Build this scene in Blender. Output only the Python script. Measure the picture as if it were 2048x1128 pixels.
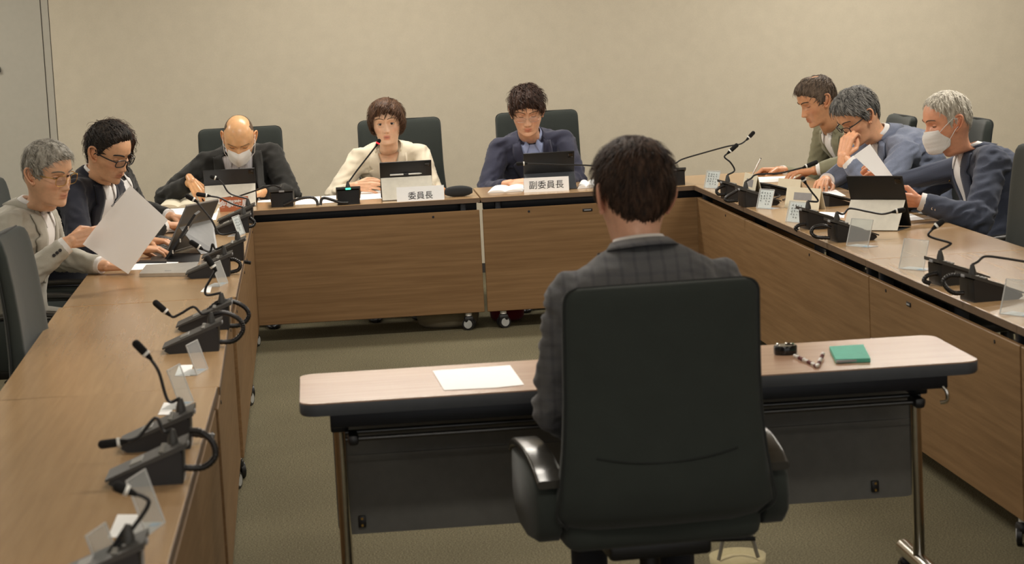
import bpy, bmesh, math, random
import numpy as np
from mathutils import Vector, Matrix, noise
from mathutils.bvhtree import BVHTree
from math import sin, cos, pi, radians, sqrt, exp
random.seed(7); rng = np.random.default_rng(7)
for o in list(bpy.data.objects): bpy.data.objects.remove(o)
SC = bpy.context.scene; COL = SC.collection
A = np.array
# ------------------------------------------------------------------ camera
H = 1.7728; FP = 4678.7
CR = A([0.995363, -0.081996, -0.050297]); CU = A([0.059926, 0.119553, 0.991018]); CF = A([0.075246, 0.989436, -0.123912])
CC = A([0., 0., H])
cd = bpy.data.cameras.new('camera'); cam = bpy.data.objects.new('camera', cd); COL.objects.link(cam); SC.camera = cam
cd.sensor_width = 36; cd.lens = FP/2048*36; cd.clip_end = 100; cd.clip_start = .05
cam.matrix_world = Matrix(((CR[0], CU[0], -CF[0], 0), (CR[1], CU[1], -CF[1], 0), (CR[2], CU[2], -CF[2], H), (0, 0, 0, 1)))
cd.dof.use_dof = True; cd.dof.focus_distance = 11.0; cd.dof.aperture_fstop = 7.0
SC.view_settings.view_transform = 'Standard'; SC.view_settings.look = 'None'
SC.view_settings.gamma = 1; SC.view_settings.exposure = .22; SC.view_settings.use_curve_mapping = False
# measured points of the room: a sight line met with a real plane
def ray(px, py): return CF + CR*((px-1024)/FP) - CU*((py-564)/FP)
def on(px, py, z=.70): d = ray(px, py); return CC + d*((z-H)/d[2])
def aty(px, py, Y): d = ray(px, py); return CC + d*(Y/d[1])
def atx(px, py, X): d = ray(px, py); return CC + d*(X/d[0])
# ------------------------------------------------------------------ light
W = bpy.data.worlds.new('world'); SC.world = W; W.use_nodes = True
W.node_tree.nodes['Background'].inputs[0].default_value = (1.0, .97, .93, 1); W.node_tree.nodes['Background'].inputs[1].default_value = .75
CEIL = 2.75
LP = [(-3.1, 13.2), (.3, 13.2), (3.45, 13.2), (-3.1, 10.2), (.3, 10.2), (3.45, 10.2), (-3.1, 7.0), (.3, 7.0), (3.45, 7.0), (-3.1, 3.6), (.3, 3.6), (3.45, 3.6), (-3.1, .6), (.3, .6), (3.45, .6)]  # last row, nearest the camera, is an added frontal fill
LE = [34, 34, 46, 24, 38, 36, 6, 27, 18, 4, 12, 6, 4, 10, 4]
for i, (x, y) in enumerate(LP):
    ld = bpy.data.lights.new('ceiling_or_fill_lamp', 'AREA'); ld.shape = 'RECTANGLE'; ld.size = 1.2; ld.size_y = .35
    ld.energy = LE[i]; ld.color = (1.0, .945, .865)
    lo = bpy.data.objects.new('ceiling_or_fill_lamp', ld); lo.location = (x, y, CEIL-.03); COL.objects.link(lo)

# ------------------------------------------------------------------ materials
def lin(c): return tuple(((v/255)/12.92 if v/255 <= .04045 else ((v/255+.055)/1.055)**2.4) for v in c)
def base(name, rough=.5, metal=0, spec=.5):
    m = bpy.data.materials.new(name); m.use_nodes = True; nt = m.node_tree; b = nt.nodes['Principled BSDF']
    b.inputs['Roughness'].default_value = rough; b.inputs['Metallic'].default_value = metal; b.inputs['Specular IOR Level'].default_value = spec
    return m, nt, b
def N(nt, t, **k):
    n = nt.nodes.new(t)
    for a, v in k.items():
        if a in n.inputs: n.inputs[a].default_value = v
        else: setattr(n, a, v)
    return n
def coords(nt, scale=(1, 1, 1), rot=(0, 0, 0), kind='Object'):
    tc = N(nt, 'ShaderNodeTexCoord'); mp = N(nt, 'ShaderNodeMapping'); mp.inputs['Scale'].default_value = scale; mp.inputs['Rotation'].default_value = rot
    nt.links.new(tc.outputs[kind], mp.inputs[0]); return mp.outputs[0]
def ramp(nt, fac, stops):
    r = N(nt, 'ShaderNodeValToRGB'); e = r.color_ramp.elements
    while len(e) < len(stops): e.new(.5)
    for el, (p, c) in zip(e, stops): el.position = p; el.color = (*c, 1)
    nt.links.new(fac, r.inputs[0]); return r.outputs[0]
def bump(nt, b, h, strength=.3, dist=.01):
    bp = N(nt, 'ShaderNodeBump', Strength=strength, Distance=dist); nt.links.new(h, bp.inputs['Height']); nt.links.new(bp.outputs[0], b.inputs['Normal'])
def plain(name, c, rough=.5, metal=0, spec=.5, var=.06, scale=30, bs=0, emit=None):
    m, nt, b = base(name, rough, metal, spec); l = A(lin(c))
    n = N(nt, 'ShaderNodeTexNoise', Scale=scale, Detail=3.0); nt.links.new(coords(nt), n.inputs['Vector'])
    nt.links.new(ramp(nt, n.outputs[0], [(.3, tuple(l*(1-var))), (.7, tuple(np.minimum(l*(1+var), 1)))]), b.inputs['Base Color'])
    if bs: bump(nt, b, n.outputs[0], bs, .002)
    if emit: b.inputs['Emission Color'].default_value = (*lin(c), 1); b.inputs['Emission Strength'].default_value = emit
    return m
def wood(name, c1, c2, rough=.4, spec=.5, fine=1.0, coat=0):
    m, nt, b = base(name, rough, 0, spec)
    v = coords(nt, (1.2, 22*fine, 22*fine)); n = N(nt, 'ShaderNodeTexNoise', Scale=2.0, Detail=8.0, Roughness=.6, Distortion=.3); nt.links.new(v, n.inputs['Vector'])
    n2 = N(nt, 'ShaderNodeTexNoise', Scale=1.3, Detail=2.0); nt.links.new(coords(nt, (.6, 3, 3)), n2.inputs['Vector'])
    mx = N(nt, 'ShaderNodeMix', data_type='FLOAT'); mx.inputs[0].default_value = .35; nt.links.new(n.outputs[0], mx.inputs[2]); nt.links.new(n2.outputs[0], mx.inputs[3])
    nt.links.new(ramp(nt, mx.outputs[0], [(.35, lin(c1)), (.65, lin(c2))]), b.inputs['Base Color'])
    if coat: b.inputs['Coat Weight'].default_value = coat; b.inputs['Coat Roughness'].default_value = .22
    if not coat: bump(nt, b, n.outputs[0], .04, .002)
    return m
def fabric(name, c, var=.12, scale=420, rough=.9, bs=.35, spec=.25, stripes=None, big=.10):
    m, nt, b = base(name, rough, 0, spec); l = A(lin(c)); v = coords(nt)
    n = N(nt, 'ShaderNodeTexNoise', Scale=float(scale), Detail=2.0); nt.links.new(v, n.inputs['Vector'])
    n2 = N(nt, 'ShaderNodeTexNoise', Scale=14.0, Detail=3.0); nt.links.new(v, n2.inputs['Vector'])
    mx = N(nt, 'ShaderNodeMix', data_type='FLOAT'); mx.inputs[0].default_value = .4; nt.links.new(n.outputs[0], mx.inputs[2]); nt.links.new(n2.outputs[0], mx.inputs[3])
    col = ramp(nt, mx.outputs[0], [(.3, tuple(l*(1-var))), (.7, tuple(np.minimum(l*(1+var), 1)))])
    if stripes:
        for ax, sc, amt in stripes:
            w = N(nt, 'ShaderNodeTexWave', Scale=float(sc), Distortion=.6, Detail=1.0); w.bands_direction = ax; w.inputs['Detail Scale'].default_value = 3
            nt.links.new(v, w.inputs['Vector']); r2 = ramp(nt, w.outputs[0], [(.78, (1, 1, 1)), (.95, (amt, amt, amt*1.03))])
            mm = N(nt, 'ShaderNodeMix', data_type='RGBA', blend_type='MULTIPLY'); mm.inputs[0].default_value = 1
            nt.links.new(col, mm.inputs[6]); nt.links.new(r2, mm.inputs[7]); col = mm.outputs[2]
    nt.links.new(col, b.inputs['Base Color']); b.inputs['Sheen Weight'].default_value = .15
    bump(nt, b, mx.outputs[0], bs, .003); return m
def clear(name, tint=(.92, .95, .95), op=.16, rough=.06, bc=.75):
    m = bpy.data.materials.new(name); m.use_nodes = True; nt = m.node_tree; b = nt.nodes['Principled BSDF']; out = nt.nodes['Material Output']
    tr = N(nt, 'ShaderNodeBsdfTransparent'); tr.inputs[0].default_value = (*tint, 1); b.inputs['Base Color'].default_value = (bc, bc, bc, 1); b.inputs['Roughness'].default_value = rough
    fr = N(nt, 'ShaderNodeLayerWeight', Blend=.18); ad = N(nt, 'ShaderNodeMath', operation='ADD'); nt.links.new(fr.outputs['Facing'], ad.inputs[0]); ad.inputs[1].default_value = op
    cl = N(nt, 'ShaderNodeMath', operation='MINIMUM'); cl.inputs[1].default_value = .75 if op > .2 else .30; nt.links.new(ad.outputs[0], cl.inputs[0])
    ms = N(nt, 'ShaderNodeMixShader'); nt.links.new(cl.outputs[0], ms.inputs[0]); nt.links.new(tr.outputs[0], ms.inputs[1]); nt.links.new(b.outputs[0], ms.inputs[2]); nt.links.new(ms.outputs[0], out.inputs[0]); return m
def skinmat(name, c, rough=.42):
    m, nt, b = base(name, rough, 0, .45); l = A(lin(c))
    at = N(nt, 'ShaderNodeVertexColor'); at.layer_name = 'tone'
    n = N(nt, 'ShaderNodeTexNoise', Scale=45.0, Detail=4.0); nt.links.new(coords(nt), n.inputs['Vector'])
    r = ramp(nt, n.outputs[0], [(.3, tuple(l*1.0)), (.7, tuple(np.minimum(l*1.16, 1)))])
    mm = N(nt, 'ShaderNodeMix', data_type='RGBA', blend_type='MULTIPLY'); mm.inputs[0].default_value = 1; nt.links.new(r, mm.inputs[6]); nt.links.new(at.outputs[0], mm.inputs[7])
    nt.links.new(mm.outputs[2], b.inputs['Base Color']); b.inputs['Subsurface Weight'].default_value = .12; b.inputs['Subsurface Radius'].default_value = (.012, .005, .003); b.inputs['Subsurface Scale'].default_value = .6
    bump(nt, b, n.outputs[0], .12, .002); return m
def hairmat(name, c1, c2, rough=.45):
    m, nt, b = base(name, rough+.18, 0, .22)
    n = N(nt, 'ShaderNodeTexNoise', Scale=70.0, Detail=5.0, Roughness=.7); nt.links.new(coords(nt, (1, 1, .25)), n.inputs['Vector'])
    nt.links.new(ramp(nt, n.outputs[0], [(.36, lin(c1)), (.62, lin(c2))]), b.inputs['Base Color']); bump(nt, b, n.outputs[0], .5, .003); return m

M = {}
M['wall'] = fabric('wall_cloth', (196, 187, 168), var=.07, scale=260, bs=.15, rough=.95)
M['panel'] = plain('grey_panel', (172, 168, 156), .55, var=.02)
M['seam'] = plain('dark_seam', (52, 48, 44), .7)
M['ceil'] = plain('ceiling_board', (205, 200, 188), .9, bs=.3)
def carpet():
    m, nt, b = base('carpet', .97, 0, .1); v = coords(nt)
    n = N(nt, 'ShaderNodeTexNoise', Scale=170.0, Detail=3.0, Roughness=.8); nt.links.new(v, n.inputs['Vector'])
    n2 = N(nt, 'ShaderNodeTexNoise', Scale=1.2, Detail=2.0); nt.links.new(v, n2.inputs['Vector'])
    c = ramp(nt, n.outputs[0], [(.33, lin((66, 62, 48))), (.5, lin((104, 98, 78))), (.68, lin((142, 134, 108)))])
    r2 = ramp(nt, n2.outputs[0], [(.35, (.88, .88, .88)), (.65, (1.05, 1.05, 1.05))])
    mm = N(nt, 'ShaderNodeMix', data_type='RGBA', blend_type='MULTIPLY'); mm.inputs[0].default_value = 1; nt.links.new(c, mm.inputs[6]); nt.links.new(r2, mm.inputs[7]); nt.links.new(mm.outputs[2], b.inputs['Base Color'])
    bump(nt, b, n.outputs[0], .6, .006); return m
M['carpet'] = carpet()
M['top'] = wood('table_wood', (170, 136, 95), (186, 151, 108), .27, .6, coat=.45)
M['panelwood'] = wood('panel_wood', (114, 86, 55), (138, 108, 74), .5, .3, fine=1.6)
M['smalltop'] = wood('small_table_wood', (164, 128, 104), (180, 146, 120), .27, .6, coat=.3)
M['edge'] = plain('brown_edge', (104, 84, 66), .5)
M['rubber_edge'] = plain('grey_edge', (70, 74, 80), .45)
M['steel_dark'] = plain('dark_steel', (34, 38, 46), .4, .3)
M['board_dark'] = plain('dark_board', (112, 112, 108), .6, spec=.35)
M['chrome'] = plain('chrome', (200, 196, 188), .16, 1)
M['black'] = plain('black_plastic', (26, 26, 28), .4)
M['black_matte'] = plain('black_matte', (20, 20, 21), .75)
M['black_gloss'] = plain('black_gloss', (16, 16, 18), .12)
M['dkgrey'] = plain('dark_grey_plastic', (58, 57, 55), .45)
M['foam'] = plain('mic_foam', (16, 15, 15), .95, bs=.6, scale=300)
M['greywheel'] = plain('wheel_grey', (168, 170, 168), .4)
M['whiteplastic'] = plain('white_plastic', (225, 225, 220), .4)
M['chair'] = fabric('chair_cloth', (48, 53, 50), var=.14, scale=500, bs=.3)
M['chair_piping'] = fabric('chair_piping', (36, 39, 38), var=.1, scale=500)
M['paper'] = plain('paper', (254, 254, 254), .8, var=.015)
M['paper_cream'] = plain('cream_paper', (226, 219, 196), .8, var=.02)
def leafy(m, k=.45):
    nt = m.node_tree; b = nt.nodes['Principled BSDF']; t = N(nt, 'ShaderNodeBsdfTranslucent'); t.inputs[0].default_value = (.95, .95, .95, 1); ms = N(nt, 'ShaderNodeMixShader'); ms.inputs[0].default_value = k
    nt.links.new(b.outputs[0], ms.inputs[1]); nt.links.new(t.outputs[0], ms.inputs[2]); nt.links.new(ms.outputs[0], nt.nodes['Material Output'].inputs[0]); return m
M['sheet'] = leafy(plain('thin_paper', (252, 252, 252), .8, var=.01))
M['ink'] = plain('ink', (40, 38, 40), .8)
M['greyink'] = plain('grey_print', (150, 150, 152), .8)
M['acrylic'] = clear('acrylic', op=.05)
M['acrylic_edge'] = clear('acrylic_edge', op=.5, rough=.3)
M['lens'] = clear('lens_glass', (.93, .93, .95), .05, bc=.03)
M['blue'] = plain('blue_sticker', (120, 176, 214), .6)
M['gold'] = plain('gold_wire', (196, 160, 92), .25, 1)
M['silver'] = plain('silver_wire', (190, 184, 180), .25, 1)
M['brownplate'] = plain('brown_plate', (168, 88, 42), .5)
M['teal'] = plain('teal_cover', (84, 172, 150), .6)
M['silvermetal'] = plain('aluminium', (206, 203, 198), .35, .7)
M['slate'] = plain('slate_metal', (112, 112, 112), .4, .6)
M['white_cover'] = plain('white_cover', (222, 218, 205), .6)
M['tablet_black'] = plain('tablet_black', (24, 25, 27), .45)
M['charcoal'] = plain('charcoal_cover', (58, 62, 68), .6)
M['green_led'] = plain('green_led', (80, 235, 180), .5, emit=1.2)
M['red_led'] = plain('red_led', (235, 40, 50), .5, emit=1.5)
M['lamp'] = plain('lamp_diffuser', (255, 240, 215), .5, emit=5)
M['screen'] = plain('screen_glass', (30, 34, 42), .1)

# ------------------------------------------------------------------ mesh helpers
class MB:
    def __init__(s): s.v = []; s.f = []
    def add(s, V, F):
        o = len(s.v); s.v.extend([tuple(map(float, p)) for p in V]); s.f.extend([tuple(i+o for i in f) for f in F]); return s
    def xf(s, M4):
        s.v = [tuple(M4 @ Vector(p)) for p in s.v]; return s
    def box(s, c, d, R=None, bev=0, seg=2):
        c = A(c, float); d = A(d, float)/2
        if bev:
            bm = bmesh.new(); bmesh.ops.create_cube(bm, size=2)
            for v in bm.verts: v.co = Vector((v.co.x*d[0], v.co.y*d[1], v.co.z*d[2]))
            bmesh.ops.bevel(bm, geom=list(bm.edges), offset=min(bev, min(d)*.98), segments=seg, profile=.5, affect='EDGES')
            bm.verts.index_update(); V = [tuple(v.co) for v in bm.verts]; F = [[v.index for v in f.verts] for f in bm.faces]; bm.free()
        else:
            V = [(x*d[0], y*d[1], z*d[2]) for x in (-1, 1) for y in (-1, 1) for z in (-1, 1)]
            F = [(0, 1, 3, 2), (4, 6, 7, 5), (0, 4, 5, 1), (2, 3, 7, 6), (0, 2, 6, 4), (1, 5, 7, 3)]
        V = A(V)
        if R is not None: V = V @ A(R).T
        return s.add(V+c, F)
    def loft(s, rings, cap=True, closed=True):
        n = len(rings[0]); V = [p for r in rings for p in r]; F = []
        for i in range(len(rings)-1):
            for j in range(n if closed else n-1):
                k = (j+1) % n; F.append((i*n+j, i*n+k, (i+1)*n+k, (i+1)*n+j))
        if cap: F.append(tuple(range(n))[::-1]); F.append(tuple((len(rings)-1)*n+j for j in range(n)))
        return s.add(V, F)
    def tube(s, path, r, n=10, cap=True, flat=1.0):
        P = A([A(p, float) for p in path]); m = len(P); rs = r if hasattr(r, '__len__') else [r]*m
        rings = []; up = A([0, 0, 1.])
        T = np.gradient(P, axis=0); T /= np.linalg.norm(T, axis=1)[:, None]+1e-12
        if abs(T[0] @ up) > .95: up = A([1., 0, 0])
        a = np.cross(T[0], up); a /= np.linalg.norm(a)
        for i in range(m):
            a = a-T[i]*(a @ T[i]); a /= np.linalg.norm(a)+1e-12; b = np.cross(T[i], a)
            rings.append([P[i]+a*rs[i]*cos(2*pi*k/n)+b*rs[i]*flat*sin(2*pi*k/n) for k in range(n)])
        return s.loft(rings, cap)
    def cap(s, p0, r0, p1, r1, n=14, k=4):
        p0 = A(p0, float); p1 = A(p1, float); d = p1-p0; L = np.linalg.norm(d); d = d/(L+1e-9)
        path = []; rs = []
        for i in range(k+1):
            t = pi/2*i/k; path.append(p0-d*r0*cos(t)); rs.append(max(r0*sin(t), 1e-4))
        for i in range(k+1):
            t = pi/2*i/k; path.append(p1+d*r1*sin(t)); rs.append(max(r1*cos(t), 1e-4))
        return s.tube(path, rs, n)
    def sphere(s, c, r, n=16, m=10):
        c = A(c, float); r = A(r, float)*np.ones(3)
        rings = [[c+r*A([sin(t)*cos(2*pi*k/n), sin(t)*sin(2*pi*k/n), cos(t)]) for k in range(n)] for t in [max(1e-3, min(pi-1e-3, pi*i/m)) for i in range(m+1)]]
        return s.loft(rings[::-1])
def mk(name, mb, mat, parent=None, origin=None, smooth=True, angle=None, cols=None):
    V = mb.v if isinstance(mb, MB) else mb[0]; F = mb.f if isinstance(mb, MB) else mb[1]
    me = bpy.data.meshes.new(name)
    o0 = A(origin, float) if origin is not None else (A(parent['o0']) if parent is not None and 'o0' in parent else A([0, 0, 0.]))
    VV = A(V, float)-o0
    me.from_pydata(VV.tolist(), [], [list(map(int, f)) for f in F])
    bm = bmesh.new(); bm.from_mesh(me); bmesh.ops.recalc_face_normals(bm, faces=bm.faces) if name not in OPEN else None; bm.to_mesh(me); bm.free()
    if smooth:
        me.polygons.foreach_set('use_smooth', [True]*len(me.polygons))
        if smooth != 'all': me.set_sharp_from_angle(angle=radians(angle or 38))
    if cols is not None:
        ca = me.color_attributes.new('tone', 'FLOAT_COLOR', 'POINT'); ca.data.foreach_set('color', np.hstack([cols, np.ones((len(cols), 1))]).ravel().astype(np.float32))
    ob = bpy.data.objects.new(name, me); COL.objects.link(ob)
    for mm in (mat if isinstance(mat, (list, tuple)) else [mat]): me.materials.append(mm)
    if parent is not None: ob.parent = parent
    else: ob.location = tuple(o0)
    ob['o0'] = [float(x) for x in o0]
    return ob
OPEN = set()
def tag(o, label=None, cat=None, group=None, kind=None):
    if label: o['label'] = label
    if cat: o['category'] = cat
    if group: o['group'] = group
    if kind: o['kind'] = kind
    return o
def empty(name, loc, rz=0, label=None, cat=None, group=None):
    o = bpy.data.objects.new(name, None); COL.objects.link(o); o.location = tuple(map(float, loc)); o.rotation_euler = (0, 0, rz); o.empty_display_size = .05
    return tag(o, label, cat, group)
def copy_tree(o, parent=None):
    c = o.copy(); COL.objects.link(c)
    if parent is not None: c.parent = parent
    for ch in list(o.children): copy_tree(ch, c)
    return c
def nrm(v): v = A(v, float); return v/(np.linalg.norm(v)+1e-12)
def rotz(a): return A([[cos(a), -sin(a), 0], [sin(a), cos(a), 0], [0, 0, 1.]])
def bez(P, n=12):
    P = [A(p, float) for p in P]; out = []
    Q = [2*P[0]-P[1]]+P+[2*P[-1]-P[-2]]
    for i in range(1, len(Q)-2):
        for k in range(n):
            t = k/n; out.append(.5*((2*Q[i])+(-Q[i-1]+Q[i+1])*t+(2*Q[i-1]-5*Q[i]+4*Q[i+1]-Q[i+2])*t*t+(-Q[i-1]+3*Q[i]-3*Q[i+1]+Q[i+2])*t**3))
    out.append(P[-1]); return out
def sst(a, b, x): t = np.clip((x-a)/(b-a), 0, 1); return t*t*(3-2*t)
def text_mesh(s, size, bold=0):
    cu = bpy.data.curves.new('t', 'FONT'); cu.body = s; cu.size = size; cu.align_x = 'CENTER'; cu.align_y = 'CENTER'; cu.extrude = .0004; cu.offset = bold
    ob = bpy.data.objects.new('t', cu); COL.objects.link(ob); dg = bpy.context.evaluated_depsgraph_get(); me = ob.evaluated_get(dg).to_mesh()
    V = [tuple(v.co) for v in me.vertices]; F = [tuple(p.vertices) for p in me.polygons]; ob.to_mesh_clear() if False else None
    bpy.data.objects.remove(ob); bpy.data.curves.remove(cu); return V, F

# ------------------------------------------------------------------ room
XL, XR, YB, TW, HT = -.401, 1.919, 12.201, .633, .70
WY = 14.73; X0, X1, Y0 = -4.2, 6.2, -1.5; SX = -1.66
def struct(name, mb, mat, **k): o = mk(name, mb, mat, **k); o['kind'] = 'structure'; return o
struct('floor', MB().box(((X0+X1)/2, (Y0+WY)/2, -.05), (X1-X0, WY-Y0+.2, .1)), M['carpet'], smooth=False)
struct('ceiling', MB().box(((X0+X1)/2, (Y0+WY)/2, CEIL+.05), (X1-X0, WY-Y0+.2, .1)), M['ceil'], smooth=False)
struct('wall_back', MB().box(((SX+X1)/2, WY+.06, CEIL/2), (X1-SX, .12, CEIL)), M['wall'], smooth=False)
struct('wall_back_panel', MB().box(((SX-.052+X0)/2, WY+.055, CEIL/2), (SX-.052-X0, .12, CEIL)), M['panel'], smooth=False)
tm = struct('trim_1', MB().box((SX-.026, WY+.062, CEIL/2), (.042, .12, CEIL)), M['panel'], smooth=False)
for xx in (SX-.0495, SX-.0025): struct('seam', MB().box((xx, WY+.07, CEIL/2), (.0052, .12, CEIL)), M['seam'], smooth=False, parent=tm)
struct('wall_left', MB().box((X0-.05, (Y0+WY)/2, CEIL/2), (.1, WY-Y0+.2, CEIL)), M['panel'], smooth=False)
struct('wall_right', MB().box((X1+.05, (Y0+WY)/2, CEIL/2), (.1, WY-Y0+.2, CEIL)), M['wall'], smooth=False)
struct('baseboard_back', MB().box(((X0+X1)/2, WY-.004, .03), (X1-X0, .01, .06)), M['seam'], smooth=False)
hp = aty(0, 139, WY); hd = mk('wall_latch', MB().box((hp[0]-.004, WY-.012, hp[2]), (.016, .03, .035), bev=.004), M['black']); tag(hd, 'small dark latch on the grey wall panel at the left edge', 'latch')
for i, (x, y) in enumerate(LP):  # panels of the nearest row only house the added fill lamps
    f = mk('ceiling_or_fill_panel', MB().box((x, y, CEIL-.008), (1.28, .43, .014), bev=.004), M['whiteplastic'], origin=(x, y, CEIL))
    tag(f, 'long rectangular ceiling light panel out of view, the row nearest the camera added as fill', 'ceiling light', 'ceiling light panels')
    mk('diffuser', MB().box((x, y, CEIL-.018), (1.2, .35, .006)), M['lamp'], f, smooth=False)

# ------------------------------------------------------------------ meeting tables
def castor(mb0, mb1, mb2, x, y):
    mb0.tube([(x, y, .075), (x, y, .115)], .017, 12)                      # sleeve
    mb1.box((x, y, .056), (.05, .048, .036), bev=.012)                     # hood
    ca = .35 if x < .3 else -.35; ax_ = A([sin(ca), -cos(ca), 0]); c0 = A([x, y, .032])
    for s in (-1, 1):
        mb1.tube([c0+ax_*s*.006, c0+ax_*s*.022], .032, 18)
        mb2.tube([c0+ax_*s*.018, c0+ax_*s*.0245], [.025, .022], 18)
def table(origin, rz, L, label, badge=True, scr=None):
    t = empty('meeting_table', (*origin, 0), rz, label, 'table', 'wood-look meeting tables of the horseshoe')
    tp = mk('tabletop', MB().box((L/2, TW/2, HT-.0125), (L-.003, TW, .025), bev=.002, seg=1), [M['top']], t, smooth=False)
    mk('edge_band', MB().box((L/2, -.0012, HT-.0135), (L-.003, .002, .024)), M['edge'], tp, smooth=False)
    mk('modesty_panel', MB().box((L/2, .016, .364), (L-.012, .018, .542), bev=.0025, seg=1), M['panelwood'], t, smooth=False)
    b = MB().box((L/2, .10, HT-.05), (L-.03, .05, .045), bev=.004)
    b.box((L/2, TW-.12, HT-.05), (L-.03, .05, .045), bev=.004); b.box((L/2, .2, HT-.085), (L-.2, .02, .012))
    mk('under_beam', b, M['steel_dark'], t)
    for x in (.09, L-.09):
        l = MB().box((x, TW*.52, .38), (.035, .06, .60), bev=.006); l.box((x, TW/2, .115), (.045, TW-.06, .03), bev=.01); l.box((x, .05, HT-.07), (.03, .05, .09), bev=.004)
        mk('leg', l, M['steel_dark'], t)
        for y in (.035, TW-.05):
            a, h_, w_ = MB(), MB(), MB(); castor(a, h_, w_, x-.0, y)
            c = mk('castor', h_, M['black'], t); mk('castor_sleeve', a, M['whiteplastic'], c); mk('wheel_hub', w_, M['greywheel'], c)
    for x in (scr or (.25, L-.25)):
        mk('screw', MB().tube([(x, .008, .612), (x, .0045, .612)], .006, 10), M['steel_dark'], t)
    if badge:
        bd = mk('badge', MB().box((.56, .0055, .602), (.052, .004, .015), bev=.0015), M['black'], t)
        mk('badge_mark', MB().box((.56, .003, .602), (.036, .002, .005)), M['greyink'], bd, smooth=False)
    return t
XS = .784
table((XS-1.818, YB), 0, 1.816, 'meeting table along the back wall under the two left-hand name plates')
table((XS+.002, YB), 0, 1.77, 'meeting table along the back wall in front of the woman in navy')
aR, aL = .0203, .0087
dR = A([sin(aR), -cos(aR)]); dL = A([sin(aL), -cos(aL)]); dL2 = A([-.003, -1.0]); dL2 = dL2/np.linalg.norm(dL2)
nm = ['long far table of the right-hand row, before the three men', 'third table of the right-hand row, pale and glossy at the right edge', 'nearest table of the right-hand row, mostly past the right edge']
for i, (st, ln) in enumerate([(0, 3.6), (3.6, 1.8), (5.4, 1.8)]):
    p = A([XR, YB])+dR*st; table((p[0], p[1]), -pi/2+aR, ln, nm[i], i != 0, scr=(.80, 2.62) if i == 0 else None)
s = [0, 1.79, 3.58]; nm = ['farthest table of the left-hand row, under the open laptop', 'second table of the left-hand row, in front of the man in the light grey suit']
c = A([XL, YB])
for i in range(2):
    p = c+dL*s[i+1]; table((p[0], p[1]), pi/2+aL, 1.79, nm[i], False)
p = c+dL*3.58; L3 = p[1]-6.59; q = A([-.349, 6.59]); table((q[0]+.004, q[1]), pi/2+.018, L3-.002, 'third table of the left-hand row with the paired microphone units', False)
q2 = q+A([-.003, -2.1]); table((q2[0]-.006, q2[1]), pi/2-.003, 2.1, 'nearest table of the left-hand row, cut by the bottom of the picture', False)
q3 = q2+A([0, -1.8]); table((q3[0], q3[1]), pi/2, 1.8, 'last table of the left-hand row beside the camera', False)
# ------------------------------------------------------------------ head surface
NC = 88
def colphi():
    t = np.linspace(0, 1, NC//2+1); ph = pi*(t**1.25); ph = np.concatenate([ph, -ph[1:-1][::-1]]); return ph
PHI = colphi()
def smooth_interp(x, xs, ys):
    o = np.argsort(xs); xs = A(xs)[o]; ys = A(ys)[o]
    return sum(np.interp(x+d, xs, ys)*w for d, w in [(-.008, .15), (-.004, .2), (0, .3), (.004, .2), (.008, .15)])
def head_grid(P):
    """rows from crown to neck base, in head space: +Y face, +Z up, origin between the eyes' level on the ear axis"""
    fat = P.get('fat', 1.0); long_ = P.get('long', 1.0)
    th = np.linspace(.02, pi/2, 24); ztop = .03+.087*np.cos(th)
    zl = np.concatenate([np.arange(.0285, -.0885, -.0022)]); zn = np.linspace(-.094, -.20, 13)
    z0 = np.concatenate([ztop, zl, zn]); rows = []
    F = [(.03, .092), (.01, .0885), (0, .0865), (-.02, .0885), (-.04, .0915), (-.055, .0925), (-.07, .090), (-.08, .0915), (-.086, .087), (-.092, .070), (-.098, .050), (-.106, .041), (-.13, .042), (-.2, .05)]
    Bk = [(.03, -.104), (0, -.102), (-.03, -.095), (-.06, -.080), (-.09, -.071), (-.13, -.070), (-.2, -.08)]
    Wd = [(.03, .0775), (.01, .0775), (-.01, .0755), (-.03, .0715), (-.05, .0660), (-.068, .0605), (-.082, .0565), (-.092, .054), (-.11, .051), (-.2, .051)]
    for z in z0:
        if z > .029:
            sq = sqrt(max(1-((z-.03)/.087)**2, 1e-5)); yf = -.006+.098*sq**.92; yb = -.006-.098*sq**.92; w = .0775*sq**.86
        else:
            yf = smooth_interp(z, *zip(*F)); yb = smooth_interp(z, *zip(*Bk)); w = smooth_interp(z, *zip(*Wd))
        if z < -.0: w *= 1+(fat-1)*min(1, -z/.05)
        k = .36*sst(-.03, -.085, z) if z > -.092 else .36
        yc = -.004 if z > -.05 else -.004*(1)
        c, s = np.cos(PHI), np.sin(PHI)
        jw = sst(-.015, -.075, z)*(1-sst(-.088, -.1, z)); y = np.where(c > 0, yc+(yf-yc)*np.abs(c)**(.97+.05*jw), yc-(yc-yb)*np.abs(c)); x = w*np.sign(s)*np.where(c > 0, np.abs(s)**(.93+.22*jw), np.abs(s)**.93)
        yy = np.where(c > 0, y, y*.35)
        rows.append(np.stack([x, y, (z*long_)-k*(yy) if z < 0 else np.full(NC, z)], 1))
    return A(rows), z0
def G(x, s): return np.exp(-(x/s)**2)
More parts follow.
